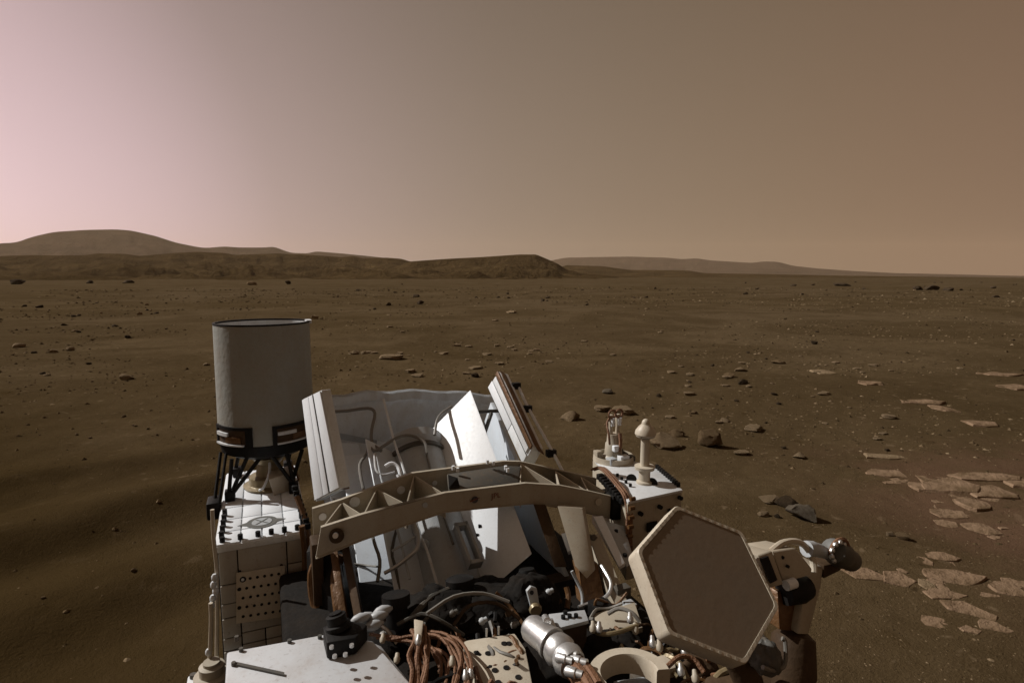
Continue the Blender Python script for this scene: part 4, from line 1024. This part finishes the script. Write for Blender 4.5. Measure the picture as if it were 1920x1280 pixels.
for i, p in enumerate(((1.405, 0.879, 1.04), (1.395, 0.895, 1.04), (1.286, 1.01, 1.03), (1.264, 1.018, 1.03), (1.215, 1.068, 1.03), (1.155, 1.005, 1.03), (1.119, 1.023, 1.03), (0.999, 1.039, 1.13), (1.425, 1.029, 1.02), (1.372, 1.011, 1.02))):
    B().lathe(add(p, (-0.014, -0.006, -0.004)), add(p, (0.012, 0.01, 0.012)), [(0, 0.005), (0.15, 0.010), (0.5, 0.011), (0.55, 0.008), (1, 0.006)], 10).out('ferrule', 'silver' if i % 3 else 'tan', rover)
lump((1.225, 1.094, 0.97), 0.06, 0.09, 0.04, 40, 'brown', 'harness_wrap')
lump((1.396, 0.951, 0.96), 0.07, 0.09, 0.04, 44, 'dark', 'thermal_cover')
lump((1.448, 0.721, 0.93), 0.10, 0.10, 0.04, 47, 'dark', 'thermal_cover')

# ---- hexagonal high-gain antenna
HC = (0.889, 0.841, 1.467); HR = 0.165
hn = (-0.709, 0.0, 0.706)
hu = (0.7055, 0.039, 0.7075)            # towards the top corner
hv = (-0.0277, 0.9985, -0.0277)         # towards the right
def hp(x, y, z=0.0, k=1.0): return tuple(HC[i]+(hu[i]*y+hv[i]*x)*k+hn[i]*z for i in range(3))
def hexp(r, z): return [hp(r*math.cos(R(90-60*k)), r*math.sin(R(90-60*k)), z) for k in range(6)]
def hexr(r, z, seg=4, rc=0.016):
    """hexagon with rounded corners"""
    out = []
    for k in range(6):
        an = 90-60*k
        cx, cy = (r-rc/math.cos(R(30)))*math.cos(R(an)), (r-rc/math.cos(R(30)))*math.sin(R(an))
        for j in range(seg+1):
            t = an+30-60*j/seg
            out.append(L(hp(cx+rc*math.cos(R(t)), cy+rc*math.sin(R(t)), z)))
    return out
hg = B()
hg.loft([hexr(HR-0.004, -0.052), hexr(HR, -0.046), hexr(HR, -0.003), hexr(HR-0.002, 0.0), hexr(HR-0.010, 0.0), hexr(HR-0.0105, -0.006)])
hga = hg.out('high_gain_antenna', 'beige', rover, 30)
hf = B(); hf.loft([hexr(HR-0.0108, -0.008), hexr(HR-0.0108, -0.0012)])
hf.out('radome_face', 'hex', hga, 30)
hbz = B()
for k in range(6):
    p, q = hexp(HR-0.005, 0.0)[k], hexp(HR-0.005, 0.0)[(k+1) % 6]
    for j in range(1, 9):
        c = lerp(p, q, j/9)
        hbz.cyl(c, add(c, hn, 0.0004), 0.0035, 8)
hbz.out('rim_screws', 'tan', hga, kind='stuff')
B().lathe(hp(0.0, 0.0, -0.052), hp(0.0, 0.0, -0.13), [(0, 0.08), (0.3, 0.06), (1, 0.05)], 20).out('back_hub', 'tan', hga)
# gimbal and post behind it
gm = B().slab([(0.93, 1.024, 1.463), (0.93, 1.069, 1.465), (0.9, 1.077, 1.395), (0.9, 1.032, 1.395)], (0.09, 0.0, -0.02), 0.004).out('gimbal_bracket', 'tan', rover)
B().slab([(0.926, 1.025, 1.457), (0.926, 1.048, 1.459), (0.9, 1.051, 1.414), (0.9, 1.03, 1.41)], (-0.004, 0, 0)).out('bracket_opening', 'black', gm)
B().slab([(0.935, 1.075, 1.46), (0.94, 1.158, 1.45), (0.92, 1.195, 1.398), (0.91, 1.18, 1.39), (0.91, 1.089, 1.391)], (0.09, 0.0, -0.02), 0.005).out('gearbox', 'tan', gm)
bolts(B(), [(0.934, 1.104, 1.441), (0.92, 1.106, 1.425)], 0.004, 0.006, 8, (-1, 0, 0)).out('gearbox_bolts', 'black', gm, kind='stuff')
B().tube([(0.95, 1.088, 1.45), (0.96, 1.134, 1.457), (0.96, 1.177, 1.454), (0.96, 1.216, 1.433), (0.95, 1.232, 1.398), (0.94, 1.226, 1.373)], 0.008, 8).out('hoop', 'beige', gm)
B().cyl((0.9, 1.084, 1.391), (0.9, 1.111, 1.392), 0.012, 12).out('pin', 'white', gm)
B().lathe((0.95, 1.139, 1.332), (0.95, 1.215, 1.332), [(0, 0.028), (0.6, 0.034), (1, 0.028)], 14).out('motor_shroud', 'black', gm)
B().tube([(0.96, 1.22, 1.426), (0.96, 1.255, 1.417), (0.96, 1.299, 1.397)], [0.02, 0.017, 0.015], 12).out('drive_neck', 'grey', gm)
mt = B().lathe((0.945, 1.293, 1.416), (0.975, 1.416, 1.345), [(0, 0.012), (0.05, 0.030), (0.3, 0.034), (0.45, 0.034), (0.5, 0.028), (0.9, 0.028), (1, 0.018)], 20).out('azimuth_motor', 'darkgrey', gm)
mr = B()
for k in range(9):
    an = 2*math.pi*k/9
    c = add((0.935, 1.303, 1.413), (0, 0.024*math.cos(an), 0.024*math.sin(an)))
    mr.lathe(add(c, (-0.006, 0, 0)), add(c, (0.006, 0, 0)), [(0, 0.003), (0.3, 0.007), (0.7, 0.007), (1, 0.003)], 8)
mr.out('motor_terminals', 'silver', mt, kind='stuff')
B().tube([add((0.94, 1.314, 1.41), (0, 0.031*math.cos(t), 0.031*math.sin(t))) for t in np.linspace(0.2, 3.3, 9)], 0.006, 6, 1).out('copper_winding', 'copper', mt)
B().slab([(0.955, 1.236, 1.381), (0.955, 1.281, 1.368), (0.95, 1.269, 1.327), (0.93, 1.225, 1.284), (0.91, 1.185, 1.236), (0.91, 1.145, 1.247), (0.94, 1.192, 1.314)], (0.06, 0, 0), 0.006).out('post', 'tan', gm)
B().slab([(0.96, 1.288, 1.368), (0.97, 1.392, 1.353), (0.97, 1.363, 1.332), (0.96, 1.291, 1.331)], (0.05, 0, 0), 0.004).out('motor_mount', 'brown', gm)
B().slab([(0.96, 1.128, 1.335), (0.96, 1.216, 1.315), (0.93, 1.171, 1.235), (0.93, 1.107, 1.258)], (0.04, 0, 0), 0.003).out('amber_shield', 'foil', gm)
B().lathe((0.95, 1.179, 1.228), (0.9, 1.124, 1.108), [(0, 0.030), (0.12, 0.050), (0.7, 0.054), (0.8, 0.046), (1, 0.045)], 24).out('elevation_drum', 'brown', gm)
B().tube([(0.885, 1.062, 1.276), (0.88, 1.067, 1.27), (0.87, 1.06, 1.235), (0.865, 1.046, 1.223), (0.86, 1.011, 1.229), (0.86, 0.978, 1.246)], 0.005, 8).out('cable_loop', 'wire', gm)
lump((0.9, 1.021, 1.24), 0.04, 0.03, 0.04, 60, 'darkgrey', 'pipe_joint', par=gm)
B().box(0.80, 1.02, 0.96, 1.12, 0.92, 1.12, 0.01).out('gimbal_base', 'brown', gm)
B().tube([hp(0, 0, -0.12), (1.0, 0.88, 1.34), (0.95, 1.0, 1.2), (0.92, 1.04, 1.05)], 0.035, 12).out('support_arm', 'brown', gm)

# ---------------------------------------------------------------- rocks, slabs and gravel
def ico(sub):
    bm = bmesh.new(); bmesh.ops.create_icosphere(bm, subdivisions=sub, radius=1.0)
    V = np.array([v.co[:] for v in bm.verts]); F = [[v.index for v in f.verts] for f in bm.faces]; bm.free()
    return V, F
ICO3, ICO2 = ico(3), ico(2)
def rock_mesh(name, seed, facets=9, rough=0.10, hi=True, flat=False):
    """unit rock: broken faces cut from a noisy sphere, sitting on z = 0"""
    V, F = ICO3 if hi else ICO2
    g = np.random.default_rng(seed)
    V = V*(1+0.22*fbm(V[:, 0]*1.3+seed, V[:, 1]*1.3, 2, V[:, 2]*1.3+seed))[:, None]
    for k in range(facets):
        d = g.normal(size=3); d[2] *= 0.7 if not flat else 0.25; d /= np.linalg.norm(d)
        h = g.uniform(0.45, 0.8)
        e = V@d - h
        V = V - np.where(e > 0, e*0.92, 0)[:, None]*d
    if flat:
        e = V[:, 2]-0.35; V[:, 2] -= np.where(e > 0, e*0.9, 0)
    V = V*(1+rough*fbm(V[:, 0]*4+seed, V[:, 1]*4, 2, V[:, 2]*4))[:, None]
    lo, hi_ = V.min(0), V.max(0)
    V = (V-(lo+hi_)/2)/((hi_-lo)/2)
    V[:, 2] = (V[:, 2]+1)/2
    me = bpy.data.meshes.new(name)
    me.from_pydata(V.tolist(), [], F)
    me.polygons.foreach_set('use_smooth', [True]*len(me.polygons))
    me.set_sharp_from_angle(angle=R(32))
    me.update()
    return me
_rk = {}
def rock(x, y, w, h, label, mat='rock_tan', group=None, name='rock', seed=None, flat=False, depth=None, rz=None, hi=True, sink=0.22, tilt=(0, 0), cat='rock'):
    seed = seed if seed is not None else random.randrange(10000)
    key = (seed, flat, hi, mat)
    if key not in _rk:
        me = rock_mesh(name, seed, flat=flat, hi=hi); me.materials.append(M[mat]); _rk[key] = me
    o = bpy.data.objects.new(name, _rk[key]); COL.objects.link(o)
    hh = h/(1-sink)
    d = depth if depth else w*random.uniform(0.7, 1.1)
    o.location = (x, y, float(ground_h(x, y))-hh*sink)
    o.scale = (w/2, d/2, hh)
    o.rotation_euler = (tilt[0], tilt[1], rz if rz is not None else random.uniform(-0.5, 0.5))
    return tag(o, label, cat, group)

# the larger stones, right of the rover
rock(0.84, 8.33, 0.291, 0.130, 'pale rounded boulder lying alone just right of the long white conduit', 'rock_pale', seed=11)
rock(1.43, 8.91, 0.262, 0.066, 'low pale flat rock to the left of the copper-looped sensor mast top', 'rock_pale', seed=12, flat=True)
rock(1.73, 8.80, 0.405, 0.089, 'pale broken flat rock directly behind the copper-looped sensor mast', 'rock_pale', seed=13, flat=True)
rock(1.90, 6.98, 0.398, 0.161, 'wide pale boulder directly behind the mushroom-topped antenna', 'rock_pale', seed=14)
rock(2.22, 7.57, 0.223, 0.105, 'rounded tan stone just behind the wide pale boulder', 'rock_tan', seed=15)
rock(2.50, 7.08, 0.299, 0.208, 'dark pyramid-shaped boulder right of the mushroom-topped antenna', 'rock_tan', seed=16, sink=0.1)
rock(2.83, 8.80, 0.113, 0.049, 'small stone behind and left of the dark pyramid boulder', 'rock_tan', seed=17)
rock(3.13, 8.30, 0.137, 0.053, 'small pale stone behind and right of the dark pyramid boulder', 'rock_pale', seed=18)
rock(3.37, 7.82, 0.245, 0.065, 'flat pale stone on open soil right of the dark pyramid boulder', 'rock_pale', seed=19, flat=True)
rock(2.76, 6.76, 0.187, 0.037, 'pale flat stone flush with the soil below the dark pyramid boulder', 'rock_pale', seed=20, flat=True)
rock(3.36, 6.56, 0.133, 0.060, 'small bright stone with a black shadow, alone above the twin dark rocks', 'rock_pale', seed=21)
rock(2.54, 5.13, 0.198, 0.080, 'tilted nearly black slab of rock above the hexagonal antenna', 'rock_dark', seed=22, tilt=(0.2, -0.15), sink=0.1)
rock(2.52, 4.83, 0.240, 0.133, 'grey faceted boulder beside the tilted black slab', 'rock_grey', seed=23, sink=0.12)
rock(2.44, 5.24, 0.212, 0.034, 'thin pale slab just left of the tilted black slab', 'rock_pale', seed=24, flat=True)
rock(2.22, 4.88, 0.108, 0.040, 'small pale stone at the lower left of the grey faceted boulder', 'rock_pale', seed=25)
rock(2.32, 4.84, 0.053, 0.036, 'small dark stone touching the grey faceted boulder', 'rock_dark', seed=26)
rock(3.13, 4.41, 0.097, 0.057, 'small knobbly rock amid rubble left of the pale slab field', 'rock_tan', seed=27)
rock(3.08, 4.49, 0.058, 0.033, 'pale pebble on the left of the knobbly rubble rock', 'rock_pale', seed=28)
rock(9.56, 18.12, 0.200, 0.117, 'small dark stone alone in the middle distance right of centre', 'rock_dark', seed=29)
rock(6.51, 13.93, 0.308, 0.090, 'pale stone with dark right end, farthest of the cluster above the pyramid boulder', 'rock_tan', seed=30)
rock(5.06, 12.59, 0.278, 0.093, 'pale low stone, upper left of the cluster above the pyramid boulder', 'rock_pale', seed=31)
rock(4.49, 11.78, 0.217, 0.087, 'dark-ended stone, leftmost of the cluster above the pyramid boulder', 'rock_tan', seed=32)
rock(4.50, 11.07, 0.224, 0.092, 'darkest stone, nearest of the cluster above the pyramid boulder', 'rock_dark', seed=33)
rock(1.74, 10.34, 0.209, 0.076, 'small grey stone behind the sensor mast on open soil', 'rock_grey', seed=34)
rock(-7.26, 45.61, 0.588, 0.336, 'black boulder alone on the plain below the left end of the knoll', 'rock_dark', seed=35)
rock(-0.06, 33.49, 0.678, 0.154, 'bright low stone on the plain below the knoll', 'rock_pale', seed=36)
rock(-4.31, 15.59, 0.316, 0.115, 'pale stone, larger of two beside the grey canister antenna', 'rock_pale', seed=37)
rock(-4.08, 15.70, 0.173, 0.087, 'pale stone, smaller of two beside the grey canister antenna', 'rock_pale', seed=38)
rock(-3.02, 14.29, 0.631, 0.092, 'largest pale flat slab on the plain behind the power source bay', 'rock_pale', seed=39, flat=True)
rock(-0.77, 11.85, 0.174, 0.087, 'dark rubble stone behind the right end of the thermal blanket', 'rock_dark', seed=40)
rock(-0.84, 12.96, 0.310, 0.048, 'thin pale slab behind the rubble near the right heat exchanger wall', 'rock_pale', seed=41, flat=True)
# far rocks on the skyline
for (vals, lab) in ((( 61.23, 84.54, 1.867, 0.778 ), 'tall dark boulder, middle of the three on the far right skyline'), ((59.28, 84.54, 1.400, 0.622), 'low dark boulder, left of the three on the far right skyline'),
                    ((61.53, 81.52, 1.350, 0.525), 'low dark boulder, right of the three on the far right skyline'), ((46.59, 55.66, 0.614, 0.256), 'small dark rock below and right of the three far right boulders'),
                    ((68.28, 120.05, 3.755, 0.663), 'broad dark rock outcrop on the skyline left of the three far boulders'), ((61.55, 126.70, 1.399, 0.466), 'small dark rock on the skyline under the right end of the pale ridge'),
                    ((-3087.18, 23966.84, 264.613, 132.306), 'black rock on the plain at the left foot of the knoll'), ((-146.57, 2095.86, 46.280, 9.642), 'dark double rock on the plain in front of the knoll'),
                    ((-111.98, 450.52, 10.777, 2.902), 'dark rubble rock on the plain under the low ridge left of the knoll'), ((129.86, -1206.54, -17.761, -4.440), 'pale-topped rock beside the black rock at the foot of the knoll'),
                    ((-138.98, 162.72, 3.294, 1.497), 'dark boulder on the plain at the far left edge'), ((-138.38, 189.66, 2.094, 1.047), 'bright and dark boulder on the plain under the big mountain'),
                    ((-125.80, 189.66, 3.490, 1.047), 'dark rock on the left plain below the right shoulder of the mountain'), ((-56.88, 126.70, 1.865, 0.816), 'bright-faced boulder on the plain above the canister antenna'),
                    ((-51.92, 134.12, 1.481, 0.864), 'black boulder on the plain above the right side of the canister antenna'), ((-8908.71, 23966.84, 220.511, 88.204), 'dark rock on the rise behind the black boulder above the canister'),
                    ((660.37, -1206.54, -19.982, -4.440), 'flat dark rock high on the left plain at the foot of the ridge'), ((-32.79, 39.99, 0.442, 0.221), 'dark stone standing alone on the left plain')):
    rock(*vals, lab, 'rock_dark' if 'dark' in lab or 'black' in lab else 'rock_tan', seed=100+len(lab) % 9, depth=vals[2])
# flat bedrock slabs breaking the surface on the right
def slab(x, y, w, d, label, seed, mat='rock_red', h=0.03, rz=0.0):
    g = np.random.default_rng(seed)
    bm = bmesh.new()
    n = int(g.integers(5, 9))
    an = np.sort((np.arange(n)+g.uniform(-0.3, 0.3, n))*2*math.pi/n)
    pts = []
    for t in an:
        k = 1/max(abs(math.cos(t)), abs(math.sin(t)))**0.95
        pts.append((w/2*math.cos(t)*k*g.uniform(0.72, 1.0), d/2*math.sin(t)*k*g.uniform(0.72, 1.0)))
    ring = lambda s_, z: [bm.verts.new((p[0]*s_, p[1]*s_, z+g.uniform(-0.1, 0.1)*h)) for p in pts]
    r0, r1, r2, r3 = ring(1.05, -0.02), ring(1.0, h*0.8), ring(0.97, h), ring(0.5, h*1.08)
    c = bm.verts.new((0, 0, h*1.0))
    for ra, rb_ in ((r0, r1), (r1, r2), (r2, r3)):
        for k in range(n): bm.faces.new((ra[k], ra[(k+1) % n], rb_[(k+1) % n], rb_[k]))
    for k in range(n): bm.faces.new((r3[k], r3[(k+1) % n], c))
    bmesh.ops.subdivide_edges(bm, edges=bm.edges[:], cuts=3, use_grid_fill=True)
    for v in bm.verts:
        q = float(vnoise(v.co.x*6+seed, v.co.y*6, seed)); v.co.z += 0.45*h*q*(1 if v.co.z > 0 else 0); v.co.x += 0.03*w*float(vnoise(v.co.x*9, v.co.y*9, seed+5)); v.co.y += 0.05*d*float(vnoise(v.co.y*9, v.co.x*9, seed+8))
    o = mesh_obj('flat_rock', bm, mat, None, 30)
    o.location = (x, y, float(ground_h(x, y))-0.010)
    o.rotation_euler = (g.uniform(-0.02, 0.02), g.uniform(-0.02, 0.02), rz)
    return tag(o, label, 'flat rock', 'flat bedrock slabs on the right')
SL = [((4.39, 5.58, 0.493, 0.133), 'long wedge-shaped pale slab, left of the two largest in the upper slab row', -0.35), ((4.65, 5.39, 0.456, 0.109), 'long pale slab, right of the two largest in the upper slab row', -0.25),
      ((4.87, 5.74, 0.581, 0.063), 'narrow pale slab behind the two largest of the upper slab row', -0.2), ((5.11, 5.59, 0.309, 0.093), 'pale slab cut by the right picture edge in the upper slab row', -0.2),
      ((4.01, 5.97, 0.362, 0.066), 'thin pointed pale slab farthest left in the upper slab row', -0.3), ((4.08, 5.55, 0.235, 0.071), 'small pale slab between the thin pointed slab and the wedge-shaped one', -0.3),
      ((4.25, 5.12, 0.264, 0.085), 'reddish broken slab below the wedge-shaped slab', -0.3), ((3.93, 4.96, 0.274, 0.055), 'low reddish slab on the lower left of the reddish broken slab', -0.2),
      ((3.95, 4.64, 0.222, 0.077), 'isolated reddish slab halfway down the right edge', -0.2), ((3.21, 4.10, 0.203, 0.053), 'pale low slab above the long lower right slab', -0.2),
      ((3.10, 3.80, 0.384, 0.112), 'long broad slab, largest of the lower right group', -0.28), ((2.46, 3.85, 0.283, 0.085), 'pale slab beginning the paved row right of the antenna motor', -0.25),
      ((2.67, 3.76, 0.235, 0.090), 'second slab of the paved row right of the antenna motor', -0.22), ((2.81, 3.69, 0.088, 0.068), 'square small slab, third of the paved row', -0.2),
      ((2.89, 3.64, 0.060, 0.054), 'smallest square slab ending the paved row', -0.2), ((3.31, 3.64, 0.168, 0.080), 'reddish slab at the right edge beside the long broad slab', -0.25),
      ((2.85, 3.37, 0.248, 0.087), 'pale buried slab below the long broad slab', -0.35), ((2.70, 3.17, 0.111, 0.041), 'small pale triangular slab, lowest on the right', -0.1),
      ((4.38, 6.56, 0.458, 0.054), 'long thin reddish slab above the thin pointed slab', -0.2), ((6.65, 7.99, 0.382, 0.066), 'pale slab lying alone at the right, above the slab rows', -0.3),
      ((6.83, 9.45, 0.661, 0.052), 'very long thin pale slab in the right middle distance', -0.15), ((6.85, 8.98, 0.314, 0.066), 'short pale slab just below the very long thin one', -0.1),
      ((6.81, 12.31, 0.430, 0.079), 'bright rectangular slab in the right middle distance', -0.05), ((6.95, 11.02, 0.405, 0.071), 'dull flat slab between the bright rectangular slab and the very long thin one', -0.1),
      ((9.50, 10.75, 0.593, 0.069), 'pale reddish slab at the right edge in the middle distance', -0.1), ((10.80, 12.52, 0.806, 0.069), 'thin pale slab near the right edge, farther than the reddish one', -0.05)]
for i, (v, lab, rz) in enumerate(SL):
    dist = math.hypot(v[0], v[1])
    slab(v[0], v[1], v[2]*1.22, max(v[3]*dist/2.1*1.15, v[2]*0.3), lab, 300+i, 'rock_red' if i not in (13, 18, 22) else 'rock_pale', h=0.013+0.0013*dist, rz=rz)
gf = np.random.default_rng(91)
for k in range(34):
    v = SL[int(gf.integers(0, 18))][0]
    w_ = float(gf.uniform(0.06, 0.24))
    an = gf.uniform(0, 6.28)
    o = slab(v[0]+(v[2]*0.65+w_*0.5)*math.cos(an), v[1]+(v[2]*0.45+w_*0.5)*math.sin(an), w_, w_*float(gf.uniform(0.5, 0.9)), 'small broken fragment of pale bedrock lying among the larger slabs on the right', 700+k, 'rock_red', h=0.012, rz=float(gf.uniform(-0.6, 0.2)))
    o['group'] = 'bedrock fragments on the right'
# stones nothing tells apart, by stretch of ground
def px_ground(g, ax0, ax1, d0, d1):
    az = g.uniform(ax0, ax1); d = math.exp(g.uniform(math.log(d0), math.log(d1)))
    return d*math.sin(R(az)), d*math.cos(R(az))
GR = [('small dark stone half sunk in the smooth sand left of the canister antenna', 'stones in the left sand', 'rock_tan', 26, -41, -26, 2.9, 11, (0.02, 0.06), False),
      ('small pale chip of stone on the left plain beyond the sand drifts', 'pale stones on the left plain', 'rock_pale', 26, -42, -18, 13, 60, (0.10, 0.40), False),
      ('dark stone on the left plain beyond the sand drifts', 'dark stones on the left plain', 'rock_dark', 30, -42, -18, 16, 110, (0.08, 0.38), False),
      ('small pale flat stone on the plain behind the power source bay', 'pale stones behind the rover', 'rock_pale', 46, -17, 8, 9, 34, (0.07, 0.30), True),
      ('dark stone on the far plain below the knoll', 'dark stones below the knoll', 'rock_dark', 30, -17, 10, 36, 150, (0.15, 0.7), False),
      ('small pale stone scattered on the open ground right of the rover', 'pale stones right of the rover', 'rock_pale', 52, 9, 42, 6.5, 24, (0.05, 0.22), True),
      ('small dark stone scattered on the open ground right of the rover', 'dark stones right of the rover', 'rock_dark', 30, 12, 42, 5, 30, (0.04, 0.14), False),
      ('distant dark boulder near the right skyline', 'boulders near the right skyline', 'rock_dark', 24, 11, 42, 60, 260, (0.25, 1.1), False)]
g2 = np.random.default_rng(77)
for (lab, grp, mt_, n, z0, z1, d0, d1, sz, fl_) in GR:
    for k in range(n):
        for _t in range(12):
            x, y = px_ground(g2, z0, z1, d0, d1)
            if float(fbm(np.array(x*0.22+31), np.array(y*0.22), 3)) > 0.12: break
        t = g2.uniform()**1.8
        w = sz[0]+(sz[1]-sz[0])*t*min(1, math.hypot(x, y)/d1*1.6+0.25)
        rock(x, y, w, w*(0.22 if fl_ else g2.uniform(0.35, 0.6)), lab, mt_, grp, name='stone', seed=500+int(g2.integers(0, 7)), flat=fl_, hi=False, rz=float(g2.uniform(0, 6.28)), cat='stone')

def gravel():
    """loose gravel: tens of thousands of pebbles in one mesh"""
    g = np.random.default_rng(5)
    n = 46000
    az = np.radians(g.uniform(-46, 46, n)); d = np.exp(g.uniform(math.log(2.2), math.log(110), n))
    x, y = d*np.sin(az), d*np.cos(az)
    dens = 0.5+0.5*fbm(x*0.35+3, y*0.35, 3) + np.where(x > 0.5, 0.15, -0.1)
    sand = sstep(-0.9, -2.2, x+0.25*(y-3))*sstep(12, 7, d)
    keep = g.uniform(0, 1, n) < np.clip(dens+0.9*fbm(x*0.22+31, y*0.22, 3)-0.1, 0.05, 1)*(1-0.75*sand)
    x, y, d = x[keep], y[keep], d[keep]; n = len(x)
    s_ = (0.0045+0.016*g.uniform(0, 1, n)**4)*(0.55+d*0.13)
    n2 = 26000                       # fine grit close to the rover
    az2 = np.radians(g.uniform(-44, 44, n2)); d2 = np.exp(g.uniform(math.log(2.2), math.log(9), n2))
    x2, y2 = d2*np.sin(az2), d2*np.cos(az2)
    k2 = g.uniform(0, 1, n2) < np.clip(0.75+0.5*fbm(x2*0.8+3, y2*0.8, 3), 0.1, 1)*(1-0.8*sstep(-0.9, -2.2, x2+0.25*(y2-3)))
    x, y, d = np.concatenate([x, x2[k2]]), np.concatenate([y, y2[k2]]), np.concatenate([d, d2[k2]])
    s_ = np.concatenate([s_, (0.002+0.005*g.uniform(0, 1, k2.sum())**2)*(0.6+d2[k2]*0.13)]); n = len(x)
    base = np.array([(1, 0, 0), (0.3, 0.95, 0.05), (-0.8, 0.6, 0), (-0.85, -0.5, 0.05), (0.25, -1, 0), (0.15, 0.1, 0.75), (-0.2, 0, -0.6)])
    tri = np.array([(0,1,5),(1,2,5),(2,3,5),(3,4,5),(4,0,5),(1,0,6),(2,1,6),(3,2,6),(4,3,6),(0,4,6)])
    J = base[None]*(1+g.uniform(-0.3, 0.3, (n, 7, 3)))
    an = g.uniform(0, 6.28, n); c, s2 = np.cos(an), np.sin(an)
    X = (J[..., 0]*c[:, None]-J[..., 1]*s2[:, None])*s_[:, None]+x[:, None]
    Y = (J[..., 0]*s2[:, None]+J[..., 1]*c[:, None])*s_[:, None]+y[:, None]
    Zz = J[..., 2]*s_[:, None]*g.uniform(0.5, 1.1, n)[:, None]+ground_h(x, y)[:, None]
    V = np.stack([X, Y, Zz], -1).reshape(-1, 3)
    F = (tri[None]+7*np.arange(n)[:, None, None]).reshape(-1, 3)
    me = bpy.data.meshes.new('gravel'); me.from_pydata(V.tolist(), [], F.tolist())
    t = NT('gravel_stone')
    gi = t.n('ShaderNodeNewGeometry')
    t.l(t.ramp(gi.outputs['Random Per Island'], [(0.0, (0.035, 0.024, 0.013)), (0.55, (0.085, 0.060, 0.032)), (0.9, (0.135, 0.097, 0.056)), (1.0, (0.21, 0.158, 0.098))]), t.b.inputs['Base Color'])
    t.b.inputs['Roughness'].default_value = 1.0
    t.b.inputs['Specular IOR Level'].default_value = 0.0
    me.materials.append(t.m)
    o = bpy.data.objects.new('gravel', me); COL.objects.link(o)
    tag(o, 'loose brown gravel strewn over the plain', 'gravel', kind='stuff')
gravel()

# ---------------------------------------------------------------- dusty air
def haze_box():
    bm = bmesh.new()
    bmesh.ops.create_cube(bm, size=1.0)
    me = bpy.data.meshes.new('haze'); bm.to_mesh(me); bm.free()
    o = bpy.data.objects.new('haze', me); COL.objects.link(o)
    zlo, zhi = -60.0, 520.0
    o.scale = (19000, 19000, zhi-zlo)
    o.location = (0, 0, (zlo+zhi)/2)
    m = bpy.data.materials.new('dusty_air'); m.use_nodes = True
    nt = m.node_tree; nt.nodes.remove(nt.nodes['Principled BSDF'])
    v = nt.nodes.new('ShaderNodeVolumePrincipled')
    v.inputs['Color'].default_value = (0.92, 0.70, 0.48, 1)
    v.inputs['Density'].default_value = HAZE_DENSITY
    v.inputs['Anisotropy'].default_value = 0.2
    nt.links.new(v.outputs[0], nt.nodes['Material Output'].inputs['Volume'])
    me.materials.append(m)
    tag(o, 'thin dusty air over the whole plain', 'haze', kind='stuff')
HAZE_DENSITY = 0.000045
haze_box()
